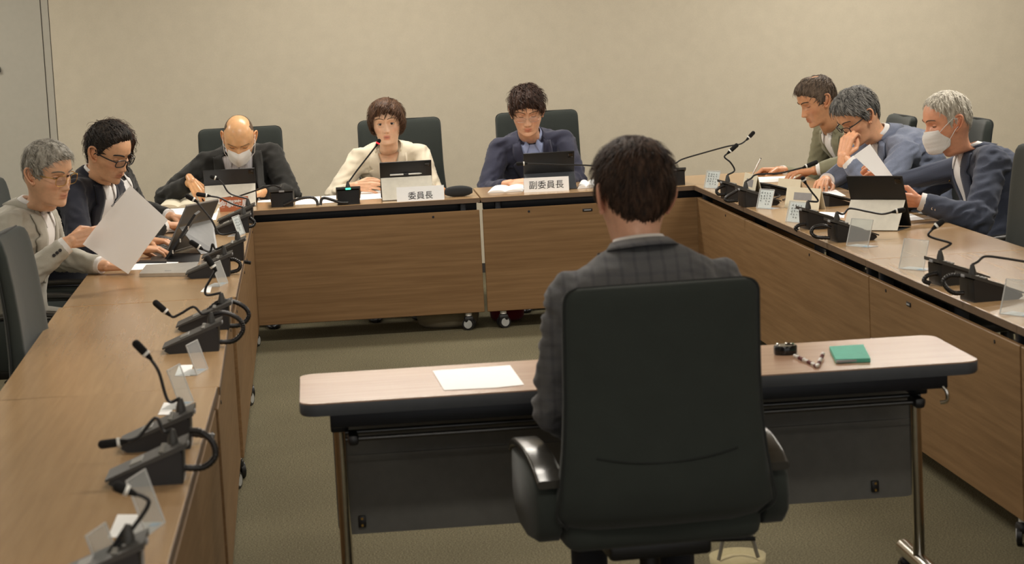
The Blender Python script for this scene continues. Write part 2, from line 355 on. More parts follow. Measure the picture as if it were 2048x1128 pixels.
def features(V, P):
    V = V.copy(); x, y, z = V[..., 0], V[..., 1], V[..., 2]; ax = np.abs(x); fr = sst(.02, .06, y)
    old = P.get('old', 0)
    prot = np.interp(z, [-.058, -.051, -.046, -.040, -.034, -.02, -.005, .008, .02], [0, .003, .015, .0225, .0215, .0145, .008, .003, 0])
    sg = np.interp(z, [-.05, -.036, -.01, .015], [.0135, .0115, .0085, .010])
    d = prot*np.exp(-(ax/sg)**2.2)*P.get('nose', 1.0)
    d += .0065*G(ax-.0145, .0065)*G(z+.041, .0065)
    d -= .0035*G(ax-.022, .004)*G(z+.040, .008)
    d -= .0125*G(ax-.031, .0175)*G(z-.002, .0125); d -= .0065*G(ax-.014, .007)*G(z-.003, .011)
    d += .0045*G(ax-.030, .022)*G(z-.024, .009)
    d += .0045*G(ax-.044, .020)*G(z+.028, .018)
    mw = P.get('mw', 1.0); d += .0055*G(x, .019*mw)*G(z+.0655, .0045)+.0058*G(x, .0165*mw)*G(z+.0755, .0048)
    d -= .0045*G(x, .024)*G(z+.0705, .0019)
    d -= .002*G(x, .004)*G(z+.057, .005)
    d -= .0032*G(x, .022)*G(z+.0855, .0045); d += .0045*G(x, .020)*G(z+.104, .012)
    ln = (z+.036)/(-.036); xl = .0215+.0125*ln; d -= (.0012+.0026*old)*G(ax-xl, .0032)*sst(-.12, .1, ln)*sst(1.15, .8, ln)
    d -= .0028*old*G(z+.0185-.1*(ax-.03), .0018)*G(ax-.031, .014)
    d -= .0009*old*fr*(G(z-.045, .0016)+G(z-.057, .0016)+G(z-.068, .0016))*G(ax, .04)
    V[..., 1] += d*fr
    V[..., 0] += np.sign(x)*.003*G(z+.03, .02)*G(ax-.06, .012)
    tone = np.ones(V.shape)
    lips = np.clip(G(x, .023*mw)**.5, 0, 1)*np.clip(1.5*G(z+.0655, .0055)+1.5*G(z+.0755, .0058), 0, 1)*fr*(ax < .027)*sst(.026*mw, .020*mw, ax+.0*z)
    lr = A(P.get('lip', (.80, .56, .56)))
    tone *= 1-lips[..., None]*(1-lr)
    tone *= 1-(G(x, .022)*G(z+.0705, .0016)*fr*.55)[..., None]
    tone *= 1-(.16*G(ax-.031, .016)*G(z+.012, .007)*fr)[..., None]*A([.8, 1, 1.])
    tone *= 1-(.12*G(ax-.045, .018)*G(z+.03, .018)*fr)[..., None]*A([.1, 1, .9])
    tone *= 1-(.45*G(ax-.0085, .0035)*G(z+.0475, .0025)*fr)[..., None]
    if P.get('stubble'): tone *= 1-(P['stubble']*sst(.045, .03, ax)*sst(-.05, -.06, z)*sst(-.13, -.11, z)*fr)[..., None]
    return V, tone
def ear(s):
    m = MB(); c = A([s*.0775, -.006, -.008]); out = nrm([s*1, -.55, 0]); up = nrm([0, -.16, 1]); bk = nrm(np.cross(up, out)*(-1 if s > 0 else 1)); bk = nrm([s*.35, -1, 0])
    o = [(-.012, .010), (-.006, .026), (.004, .033), (.016, .030), (.021, .016), (.018, 0), (.011, -.014), (.002, -.025), (-.006, -.028), (-.010, -.020)]
    path = [c+bk*a*.95+up*b+out*(.004+.008*max(0, a/.021)) for a, b in o]
    m.tube(bez(path, 3), .0042, 8)
    ring = [c+bk*a*.86+up*b*.88+out*(.002+.005*max(0, a/.021)) for a, b in o]
    n = len(ring); cen = c+bk*.003; V = [cen+out*.001]+ring+[cen-out*.006]+[p-out*.004 for p in ring]; F = [(0, 1+i, 1+(i+1) % n) for i in range(n)]+[(n+1, n+2+(i+1) % n, n+2+i) for i in range(n)]+[(1+i, n+2+i, n+2+(i+1) % n, 1+(i+1) % n) for i in range(n)]
    m.add(V, F); m.tube([c+bk*.010+up*.018+out*.004, c+bk*.0125+up*.004+out*.005, c+bk*.006+up*-.012+out*.003], .003, 6); m.sphere(c+bk*-.009+up*-.004+out*.003, (.004, .005, .006), 8, 6); m.sphere(c+up*-.027+out*.003, (.006, .007, .008), 8, 6)
    return m
def remesh(mb, voxel, it=4, fac=.5, name='t'):
    me = bpy.data.meshes.new(name); me.from_pydata(mb.v, [], mb.f); ob = bpy.data.objects.new(name, me); COL.objects.link(ob)
    r = ob.modifiers.new('r', 'REMESH'); r.mode = 'VOXEL'; r.voxel_size = voxel; r.use_smooth_shade = True
    s = ob.modifiers.new('s', 'SMOOTH'); s.factor = fac; s.iterations = it
    vl = bpy.context.view_layer; dg = bpy.context.evaluated_depsgraph_get(); ev = ob.evaluated_get(dg).to_mesh()
    V = np.empty(len(ev.vertices)*3); ev.vertices.foreach_get('co', V); V = V.reshape(-1, 3)
    Nn = np.empty(len(ev.vertices)*3); ev.vertices.foreach_get('normal', Nn); Nn = Nn.reshape(-1, 3)
    F = [tuple(p.vertices) for p in ev.polygons]
    bpy.data.objects.remove(ob); bpy.data.meshes.remove(me); return V, Nn, F
# ------------------------------------------------------------------ hand (right hand; left mirrored in x)
def hand_mb(curl=(.5, .5, .5, .5), thumb=.5, spread=1.0, fore=.12):
    m = MB(); K = [A([.0265, .086, .001]), A([.009, .091, .003]), A([-.0095, .087, .001]), A([-.027, .077, -.003])]
    Wb = [A([.015, .004, 0]), A([.005, .002, .002]), A([-.006, .002, .002]), A([-.016, .004, 0])]
    for k, w in zip(K, Wb): m.cap(w, .0135, k, .0098)
    m.cap(A([.012, .02, -.006]), .012, A([.020, .060, -.006]), .010); m.cap(A([-.016, .02, -.008]), .011, A([-.024, .062, -.007]), .009); m.cap(A([0, .03, -.004]), .013, A([0, .07, -.004]), .011)
    m.cap(A([0, .0, 0]), .0235, A([0, -fore, 0]), .020)
    Ls = [(.041, .025, .021), (.046, .028, .022), (.042, .026, .022), (.033, .020, .019)]; sp = [.10, .02, -.06, -.15]
    for i in range(4):
        p = K[i].copy(); a = 0; c = curl[i]
        for j, L in enumerate(Ls[i]):
            a += c*(1.15, 1.35, .8)[j]; az = sp[i]*spread
            d = A([sin(az)*cos(a), cos(az)*cos(a), -sin(a)]); q = p+d*L; rr = (.0091, .0082, .0076, .0066)
            sc = (1, 1.02, .98, .88)[i]; m.cap(p, rr[j]*sc, q, rr[j+1]*sc); p = q
    t0 = A([.020, .018, -.006]); t1 = t0+A([.024+.006*spread-.010*thumb, .032, -.012-.014*thumb]); t2 = t1+nrm([.5-.9*thumb, 1, -.35-.3*thumb])*.034; t3 = t2+nrm([.25-1.0*thumb, 1, -.3])*.027
    m.cap(t0, .0145, t1, .0118); m.cap(t1, .0112, t2, .0098); m.cap(t2, .0096, t3, .0075)
    return m
HCACHE = {}
def hand(side, wrist, fdir, palm, curl=.5, thumb=.5, spread=1.0, s=1.0, fore=.12):
    cu = curl if isinstance(curl, tuple) else (curl,)*4; key = (cu, thumb, spread, fore)
    if key not in HCACHE: HCACHE[key] = remesh(hand_mb(cu, thumb, spread, fore), .0027, 2, .5)
    V, Nn, F = HCACHE[key]; V = V.copy()
    Y = nrm(fdir); Z = -A(palm, float); Z = nrm(Z-Y*(Z @ Y)); X = np.cross(Y, Z)      # thumb toward +X for the left hand
    if side == 'R': V = V*A([-1, 1, 1]); F = [f[::-1] for f in F]
    R = np.stack([X, Y, Z], 1); return A(wrist)+(V*s) @ R.T, F
def ik(S, Wt, pole, a, b):
    S = A(S, float); Wt = A(Wt, float); d = Wt-S; L = np.linalg.norm(d)
    if L > (a+b)*.995: k = L/((a+b)*.995); a *= k; b *= k; print('ARM STRETCH %.2f' % k)
    u = d/L; x = (a*a-b*b+L*L)/(2*L); h = sqrt(max(a*a-x*x, 0)); p = A(pole, float)-S; p = nrm(p-u*(p @ u)); return S+u*x+p*h
def frame(yaw, pitch=0, roll=0):
    """columns right, forward, up. yaw: world heading of the face in degrees; pitch>0 looks down"""
    a, p, r = radians(yaw), radians(pitch), radians(roll)
    f = A([cos(a)*cos(p), sin(a)*cos(p), -sin(p)]); rt = A([sin(a), -cos(a), 0]); up = np.cross(rt, f)
    rt2 = rt*cos(r)-up*sin(r); up2 = up*cos(r)+rt*sin(r); return np.stack([rt2, f, up2], 1)
BASEN = lambda p, s, o: noise.noise(Vector(((p[0]+o)*s, p[1]*s, p[2]*s)))
# ------------------------------------------------------------------ person
HL_DEG = [0, 25, 45, 60, 70, 80, 90, 104, 125, 150, 180]
def person(P):
    hs = P.get('hs', 1.06); bs = P.get('bs', 1.0)
    HF = frame(*P['head_dir']); HC = A(P['head'], float); Nk = A(P['neck'], float); pel = A(P['pelvis'], float)
    TF0 = frame(P['chest'], 0); Nk = Nk+nrm(Nk-pel)*P.get('raise_', .03); up = nrm(Nk-pel); Fd = TF0[:, 1]; Fd = nrm(Fd-up*(Fd @ up)); Rt = np.cross(Fd, up)
    org = A([pel[0], pel[1], 0.])
    # head + neck
    Vb, z0 = head_grid(P); Vf, tone = features(Vb, P); nr = len(z0)
    def place(V):
        Wv = HC+(V*hs) @ HF.T
        for i, z in enumerate(z0):
            if z < -.09:
                t = (-.09-z)/.11; b = sst(0, 1, t*1.05)
                ctr = HC+HF @ (A([0, -.012, -.112])*hs); tgt = Nk-up*.02; c = ctr*(1-t)+tgt*t
                loc = V[i]-A([0, -.012, 0]); loc = loc*A([1, 1, 0]); k = 1.0+.04*t
                NV = c+(loc[:, 0:1]*k*hs)*Rt+(loc[:, 1:2]*k*hs)*Fd
                Wv[i] = Wv[i]*(1-b)+NV*b
        return Wv
    WB = place(Vb); WF = place(Vf)
    F = [(i*NC+j, i*NC+(j+1) % NC, (i+1)*NC+(j+1) % NC, (i+1)*NC+j) for i in range(nr-1) for j in range(NC)]
    F.append(tuple(range(NC))[::-1]); F.append(tuple((nr-1)*NC+j for j in range(NC)))
    body = MB(); body.add(WF.reshape(-1, 3), F); cols = [tone.reshape(-1, 3)]
    def addc(V, Fs, c=(1, 1, 1)): body.add(V, Fs); cols.append(np.tile(A(c, float), (len(V), 1)))
    for s in (-1, 1):
        e = ear(s); addc(HC+(A(e.v)*hs*P.get('ears', 1.0)) @ HF.T, e.f, (1.02, .92, .90))
    # eyelids (skin) and eyes
    ex, ez, er = .031, .001, .0125; op = P.get('eye_open', .5)
    jl = int(np.argmin(np.abs(Vf[:, 0, 2]-ez))); sel = np.argmin(np.abs(Vf[jl, :30, 0]-ex)); ysurf = Vf[jl, sel, 1]; eyc = ysurf-er*.52
    gz = P.get('gaze', (0, 0)); eyes = []; iris = []; lash = MB()
    for s in (-1, 1):
        c = A([s*ex, eyc, ez])
        for (a0, a1, rr) in ((radians(-17+42*op), radians(105), er*1.09), (radians(-95), radians(-19-4*op), er*1.07)):
            rings = []
            for t in np.linspace(a0, a1, 8):
                rings.append([c+rr*A([sin(q)*1.18, cos(q)*cos(t)*1.0, sin(t)*cos(q*.92)]) for q in np.linspace(-1.25, 1.25, 13)])
            n = 13; V = [p for r in rings for p in r]; Fs = [(i*n+j, i*n+j+1, (i+1)*n+j+1, (i+1)*n+j) for i in range(7) for j in range(n-1)]
            addc(HC+(A(V)*hs) @ HF.T, Fs, (.93, .86, .84))
            if a0 > -1:
                m2 = MB(); m2.tube([p+A([0, .0008, 0]) for p in rings[0]], .0009, 5); lash.add(HC+(A(m2.v)*hs) @ HF.T, m2.f)
        m2 = MB(); m2.sphere(c, er, 16, 12); eyes.append((HC+(A(m2.v)*hs) @ HF.T, m2.f))
        gd = nrm([sin(radians(gz[0])), cos(radians(gz[0])), sin(radians(gz[1]))]); m2 = MB(); m2.sphere(c+gd*er*.36, er*.72, 14, 10); iris.append((HC+(A(m2.v)*hs) @ HF.T, m2.f))
    # torso proxy, arms, hands
    sw = P.get('shoulder', .186)*bs; sh = {}; arms = {}
    for sd, sg in (('R', 1), ('L', -1)): sh[sd] = Nk+Rt*sg*sw-up*P.get('drop', .070)*bs+Fd*P.get('shf', .0)
    tor = MB(); tor.cap(pel+up*.1-Fd*.02, .09, Nk-up*.16-Fd*.045, .075)
    addc(tor.v, tor.f)
    for sd, sg in (('R', 1), ('L', -1)):
        h = P['hand'+sd]; Wt = A(h['wrist'], float); el = ik(sh[sd], Wt, h['elbow'], .30*bs, .265*bs); arms[sd] = (el, Wt)
        fa = nrm(Wt-el); V, Fh = hand(sd, Wt, h.get('dir', fa), h['palm'], h.get('curl', .4), h.get('thumb', .5), h.get('spread', 1.0), hs*.98, .035)
        addc(V, Fh, (1.0, .95, .93)); a = MB(); a.cap(sh[sd]-up*.02, .045, el, .04); a.cap(el, .036, Wt-fa*.05, .026); a.cap(Wt-fa*.06, .026, Wt-fa*.004, .0225); addc(a.v, a.f)
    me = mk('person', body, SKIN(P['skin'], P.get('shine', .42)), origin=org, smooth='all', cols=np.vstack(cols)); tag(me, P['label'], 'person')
    [mk('iris', iris[k], M_IRIS, mk('eye', eyes[k], M_EYE, me, smooth='all'), smooth='all') for k in (0, 1)]; mk('eyelashes', lash, M['ink'], me)
    # brows
    bc = P.get('brow', (45, 38, 34)); bm_ = MB()
    for s in (-1, 1):
        for k in range(26):
            t = k/25; xx = .013+.038*t; zz = .0235+.0055*sin(t*pi*.85)+P.get('browz', 0); j = int(np.argmin(np.abs(Vf[:, 0, 2]-zz))); yy = np.interp(xx, Vf[j, :30, 0], Vf[j, :30, 1])
            p = A([s*xx, yy-.0004, zz]); d = A([s*.0085, -.0025, .0026-.005*t]); w = .0026*P.get('browt', 1.0)
            m2 = MB(); m2.tube([p-d*.3+A([0, 0, -.0012]), p+d*.3+A([0, .0012, .0006]), p+d+A([0, .0002, 0])], [w*.8, w, w*.3], 4); bm_.add(HC+(A(m2.v)*hs) @ HF.T, m2.f)
    mk('eyebrows', bm_, HAIR(bc, bc), me)
    if 'hair' in P: make_hair(P['hair'], WB, Vb, z0, HC, HF, hs, me)
    # ------------------------------------------------ jacket
    J = MB(); n = 26; secs = P.get('sections') or [(-.10, .17, .125), (0, .185, .145), (.28, .172, .135), (.55, .185, .135), (.76, .197, .130), (.88, .170, .108), (.95, .110, .080), (.985, .068, .060)]
    Lt = np.linalg.norm(Nk-pel); bulge = P.get('hunch', .03); rings = []; g = P.get('girth', 1.0)
    for t, w, d in secs:
        c = pel+up*(t*Lt)-Fd*(bulge*4*max(t, 0)*(1-min(t, 1)))-Fd*.008
        kk = g if t < .8 else 1
        rings.append([c+Rt*(np.sign(cos(a))*abs(cos(a))**.85*w*kk*bs)+Fd*(np.sign(sin(a))*abs(sin(a))**.85*d*kk) for a in [2*pi*k/n for k in range(n)]])
    J.loft(rings)
    sl = P.get('sleeve', 1.0)
    for sd, sg in (('R', 1), ('L', -1)):
        el, Wt = arms[sd]; S = sh[sd]
        J.cap(Nk+Rt*sg*.050-up*(P.get('drop', .07)-.01), .050, S+Rt*sg*.002+up*.004, .050*sl); J.cap(S-up*.014, .060*sl, el, .056*sl); J.cap(Nk+Rt*sg*.09-up*.13, .08, S-up*.03, .066*sl)
        fa = nrm(Wt-el); cf = Wt-fa*P.get('cuffback', .035); J.cap(el, .055*sl, el*.4+cf*.6, .047*sl)
        J.tube([el*.5+cf*.5, el*.15+cf*.85, cf], [.048*sl, .042*sl, .041*sl], 18)
    JV, JN, JF = remesh(J, .0095, 5, .5)
    off = np.zeros(len(JV)); sd0 = hash(P['label']) % 97 if False else len(P['label'])*3.7
    els = [arms['R'][0], arms['L'][0]]; shs = [sh['R'], sh['L']]
    for i in range(len(JV)):
        p = JV[i]; de = min(np.linalg.norm(p-e) for e in els); ds = min(np.linalg.norm(p-s_+up*.06) for s_ in shs)
        pw = min(np.linalg.norm(p-arms[k][1]) for k in 'RL'); fl_ = .25 if abs((p-Nk) @ Rt) < .11 and (p-Nk) @ Fd > .02 else 1.0
        w = 1.0*exp(-(de/.10)**2)+.65*exp(-(ds/.10)**2)+.22; w *= fl_*(.15+.85*float(sst(.04, .10, pw)))
        q = A([p @ Rt, p @ Fd, p @ up]); n1 = noise.noise(Vector((q[0]*13+sd0, q[1]*13, q[2]*30+q[0]*12))); n2 = noise.noise(Vector((q[0]*26+5, q[1]*26, q[2]*55+sd0)))
        off[i] = w*(.020*(.25-abs(n1))*1.7+.006*n2)*P.get('wrinkle', 1.0)
    JV = JV+JN*off[:, None]
    jk = mk('jacket', (JV, JF), P['jacket'], me, smooth='all')
    bvh = BVHTree.FromPolygons([Vector(v) for v in JV], JF)
    def proj(u, v, o):
        r0 = Nk+Rt*u+up*v+Fd*.45; h, nn, _, _ = bvh.ray_cast(Vector(r0), Vector(-Fd))
        if h is None: return Nk+Rt*u+up*v+Fd*.06
        return A(h)+A(nn)*o*.5+Fd*o*.5
    # shirt collar and jacket collar rings
    axis = nrm((HC+HF @ A([0, -.012, -.10])*hs)-(Nk-up*.02)); cN = Nk-up*.012
    def ring(r0, r1, zl0, zh0, fd, a0, a1, tilt=.0, cx=0):
        prof = []
        for k in range(29):
            a = a0+(a1-a0)*k/28; f = (1-cos(a))/2     # 0 at the back, 1 in front
            dr = Rt*sin(a)-Fd*cos(a)*(1.12)
            lo = cN+dr*r0*1.0+axis*(zl0-fd*f*.7); hi = cN+dr*r1+axis*(zh0-fd*f)
            prof.append((lo, hi, dr))
        V = []; 
        for lo, hi, dr in prof:
            V += [lo+dr*.003, (lo+hi)/2+dr*.0035, hi+dr*.002, hi-dr*.002, (lo+hi)/2-dr*.002, lo-dr*.003]
        Fs = [(i*6+j, i*6+(j+1) % 6, (i+1)*6+(j+1) % 6, (i+1)*6+j) for i in range(28) for j in range(6)]+[tuple(range(6)), tuple(28*6+j for j in range(6))]
        ring.ends = (prof[0], prof[-1])
        return V, Fs
    am = radians(P.get('collar_gap', 142)); ch = P.get('collar_h', .030); a2 = radians(120)
    RS = ring(.067, .062, .008, ch+.046, .040, -am, am); eS = ring.ends; RJ = ring(.089, .072, -.024, ch+.020, .042, -a2, a2); eJ = ring.ends
    def arcrow(r0, z, gap, n):
        out = []
        for k in range(n):
            a = -gap-(2*pi-2*gap)*k/(n-1); f = (1-cos(a))/2; out.append(cN+(Rt*sin(a)-Fd*cos(a)*1.12)*r0+axis*(z-.028*f))
        return out
    def patch(name, rowsp, o, th, mat, nc=7, parent=jk, pre=None):
        top = []
        if pre and len(pre) > 3: top.append([A(p) for p in pre])
        elif pre: top.append([A(pre[1])*(1-k/(nc-1))+A(pre[0])*(k/(nc-1)) for k in range(nc)])
        for v, u0, u1 in rowsp: top.append([proj(u0+(u1-u0)*k/(nc-1), v, o) for k in range(nc)])
        T = A(top)
        for _ in range(2):
            T[2 if pre else 1:-1] = (T[1:-1]*.6+(T[:-2]+T[2:])*.2)[1 if pre else 0:]
        nrw = len(T); B = T-Fd*th; V = np.vstack([T.reshape(-1, 3), B.reshape(-1, 3)]); o_ = nrw*nc; Fs = []
        for i in range(nrw-1):
            for j in range(nc-1):
                a = i*nc+j; Fs += [(a, a+1, a+nc+1, a+nc), (o_+a, o_+a+nc, o_+a+nc+1, o_+a+1)]
        for i in range(nrw-1):
            for j in (0, nc-1): a = i*nc+j; Fs.append((a, a+nc, o_+a+nc, o_+a))
        for j in range(nc-1):
            for i in (0, nrw-1): a = i*nc+j; Fs.append((a, a+1, o_+a+1, o_+a))
        return mk(name, (V, Fs), mat, parent, smooth='all')
    vt, vb, vw = P.get('vee', (-.030, -.30, .060)); shm = P['shirt']
    rr = [(vt+(vb-vt)*k/16, k/16) for k in range(17)]
    s0 = P.get('skin_to', 0)
    shirt = patch('shirt', [(v, -(vw*(1-t)**.8+.004), vw*(1-t)**.8+.004) for v, t in rr if t >= s0*.55], .006, .006, shm, 9, me, pre=arcrow(.062, .012, radians(128), 9) if P.get('collar', True) else None)
    if s0:
        sk_ = patch('neckline', [(vt+.012+(s0*(vb-vt)-.012)*k/12, -(vw*(1-s0*k/12)**.8+.003)*(1-k/12)**.8, (vw*(1-s0*k/12)**.8+.003)*(1-k/12)**.8+.0005) for k in range(13)], .010, .004, SKIN(P['skin'], .42), 9, me, pre=arcrow(.056, .020, radians(120), 9))
        ca = sk_.data.color_attributes.new('tone', 'FLOAT_COLOR', 'POINT'); ca.data.foreach_set('color', [1.0]*(4*len(sk_.data.vertices)))
    lw = P.get('lapel', .042)
    if lw:
        for sg in (-1, 1):
            def outer(t): 
                nt_ = .30; b = lw*(1.0+.5*min(t/nt_, 1)) if t < nt_ else lw*1.55*(1-((t-nt_)/(1-nt_))**1.6)+.004
                return b*(.62 if nt_-.06 < t < nt_-.0 else 1)
            r_ = [(v, sg*(vw*(1-t)**.8), sg*(vw*(1-t)**.8+outer(t))) for v, t in [(vt+(vb-vt)*k/32, k/32) for k in range(33)]]
            patch('lapel', r_, .013, .008, P.get('lapelmat', P['jacket']), 5, pre=eJ[1 if sg > 0 else 0] if P.get('jcollar', True) else None)
    if P.get('collar', True):
        c1 = mk('shirt_collar', RS, shm, shirt, smooth='all')
        for sg in (-1, 1):
            patch('collar_wing', [(-.030-.045*t, sg*(.016+.026*t), sg*(.056-.012*t)) for t in [k/7 for k in range(8)]], .012, .004, shm, 5, shirt, pre=eS[1 if sg > 0 else 0])
    if P.get('jcollar', True):
        mk('jacket_collar', RJ, P['jacket'], jk, smooth='all')
    if P.get('shirt_buttons'):
        b = MB()
        for v in P['shirt_buttons']: p = proj(0, v, .0075); b.sphere(p, .0045, 8, 6)
        mk('button', b, M['ink'], shirt)
    if 'pin' in P:
        u, v = P['pin']; p = proj(u, v, .019); pb = MB(); pb.sphere(p, .006, 10, 6); mk('lapel_pin', pb, M['gold'], jk)
    for sd in 'RL':
        el, Wt = arms[sd]; fa = nrm(Wt-el); cf = Wt-fa*P.get('cuffback', .035)
        if P.get('cuffs', True):
            c = MB(); c.tube([cf-fa*.02, cf+fa*.002, cf+fa*.016], [.036*sl, .0355*sl, .0345*sl], 18); mk('shirt_cuff', c, shm, shirt)
        if P.get('sleeve_buttons') == sd:
            b = MB(); sdv = A(P['btn_dir'])
            for k in range(3): b.tube([cf-fa*(.028+.015*k)+nrm(sdv)*.042, cf-fa*(.028+.015*k)+nrm(sdv)*.0475], .0065, 10)
            mk('sleeve_buttons', b, P.get('btn_mat', M['ink']), jk)
    # trousers and shoes
    T = MB(); fx = A([TF0[0, 1], TF0[1, 1], 0]); rx = A([TF0[0, 0], TF0[1, 0], 0]); seat = A([pel[0], pel[1], max(pel[2]-.02, .5)])
    T.cap(seat-rx*.07, .125, seat+rx*.07, .125)
    lg = P.get('legs', .43)
    for sg in (-1, 1):
        hip = seat+rx*sg*.09; kn = hip+fx*lg+rx*sg*.03; kn[2] = .50; an = kn+fx*P.get('shin', .02); an[2] = .11
        T.cap(hip, .085, kn, .062); T.tube([kn-fx*.0, (kn+an)/2, an], [.062, .052, .050], 16)
    TV, TN, TFc = remesh(T, .014, 4, .5); tr = mk('trousers', (TV, TFc), P['trousers'], me, smooth='all')
    for sg in (-1, 1):
        hip = seat+rx*sg*.09; an = hip+fx*(lg+P.get('shin', .02))+rx*sg*.03
        s_ = MB(); rings = []
        for y, w, h in [(-.075, .020, .03), (-.065, .032, .065), (-.03, .036, .075), (.02, .038, .068), (.08, .044, .048), (.13, .042, .036), (.165, .028, .026), (.178, .010, .014)]:
            rings.append([an*A([1, 1, 0])+fx*y+rx*(w*cos(a))+A([0, 0, max(0.002, h*(.5+.5*sin(a)))]) for a in [2*pi*k/14 for k in range(14)]])
        s_.loft(rings); mk('shoe', s_, M['black'], me)
    if 'glasses' in P: make_glasses(P['glasses'], Vf, HC, HF, hs, me)
    if P.get('mask'): make_mask(Vb, Vf, z0, HC, HF, hs, me)
    return me
def make_glasses(gl, Vf, HC, HF, hs, me):
    m = MB(); ln = MB(); w, h, r = gl.get('w', .026), gl.get('h', .019), gl.get('r', .0014); cy = .1005+gl.get('y', 0); cz = gl.get('z', -.004); tilt = -.12
    for s in (-1, 1):
        path = []; q = gl.get('sq', .6)
        for k in range(29):
            a = 2*pi*k/28; x = np.sign(cos(a))*abs(cos(a))**q*w; z = np.sign(sin(a))*abs(sin(a))**q*h
            path.append(A([s*.034+x, cy-abs(s*.034+x)**2*2.6+z*tilt*-1, cz+z]))
        if gl.get('rimless_bottom'): pass
        m.tube(path, r, 6, cap=False); ln.add(path[:-1]+[A([s*.034, cy-.034**2*2.6, cz])], [(i, (i+1) % 28, 28) for i in range(28)])
        x = s*(.034+w); y0 = cy-x*x*2.6
        m.tube([A([x, y0, cz+h*.5]), A([s*.074, .062, cz+h*.55]), A([s*.0785, .02, cz+.008]), A([s*.0795, -.004, cz+.006]), A([s*.078, -.022, cz-.010])], gl.get('rt', r*1.2), 6)
    m.tube([A([-.010, cy+.001, cz+.004]), A([0, cy+.003, cz+.008]), A([.010, cy+.001, cz+.004])], r*1.1, 6)
    f = lambda mb: (HC+(A(mb.v)*hs) @ HF.T, mb.f)
    g = mk('glasses', f(m), gl['mat'], me); OPEN.add('lens'); mk('lens', f(ln), gl.get('lens', M['lens']), g)
def make_mask(Vb, Vf, z0, HC, HF, hs, me):
    nrow, ncl = 22, 25; T = []
    flat = Vf[:, :NC//2+1]
    for i in range(nrow):
        t = i/(nrow-1); z = -.016-.100*t; row = []
        hw = .064-.010*abs(t-.45)*2-(.016*sst(.75, 1, t))
        for j in range(ncl):
            u = -1+2*j/(ncl-1); x = u*hw; ii = int(np.argmin(np.abs(Vb[:, 0, 2]-z))); ys = np.interp(abs(x), Vb[ii, :29, 0], Vb[ii, :29, 1])
            lift = .0085+(.021*exp(-(x/.034)**2)*(1-abs(t-.35)*.75))*(1-.25*sst(.8, 1, t))
            if t < .12: lift = .0065+.013*exp(-(x/.014)**2)
            pl = .0016*abs(((t*6) % 1)-.5)*(1-abs(u)**4)*(0 if t < .1 or t > .93 else 1)
            row.append(A([x, ys+lift+pl*2, z]))
        T.append(row)
    T = A(T)
    for _ in range(3): T[1:-1, :, 1] = T[1:-1, :, 1]*.6+(T[:-2, :, 1]+T[2:, :, 1])*.2
    pts = T.copy()
    for i in range(nrow):
        t = i/(nrow-1)
        if .12 < t < .92: T[i, :, 1] += .0016*(((t*6) % 1)-.5)
    B = T-A([0, .0018, 0]); V = np.vstack([T.reshape(-1, 3), B.reshape(-1, 3)]); o_ = nrow*ncl; F = []
    for i in range(nrow-1):
        for j in range(ncl-1): a = i*ncl+j; F += [(a, a+1, a+ncl+1, a+ncl), (o_+a, o_+a+ncl, o_+a+ncl+1, o_+a+1)]
    for i in range(nrow-1):
        for j in (0, ncl-1): a = i*ncl+j; F.append((a, a+ncl, o_+a+ncl, o_+a))
    for j in range(ncl-1):
        for i in (0, nrow-1): a = i*ncl+j; F.append((a, a+1, o_+a+1, o_+a))
    k = mk('face_mask', (HC+(V*hs) @ HF.T, F), M_MASK, me, smooth='all'); st = MB()
    for s in (0, -1):
        sg = 1 if s else -1
        for i, ez in ((2, .018), (nrow-4, -.028)):
            p = pts[i][s]; m2 = MB(); m2.tube([p, (p+A([sg*.082, .008, ez]))/2+A([sg*.013, .008, 0]), A([sg*.084, .004, ez]), A([sg*.083, -.016, ez*.6])], .0013, 6); st.add(HC+(A(m2.v)*hs) @ HF.T, m2.f)
    mk('ear_loops', st, M_MASK, k)
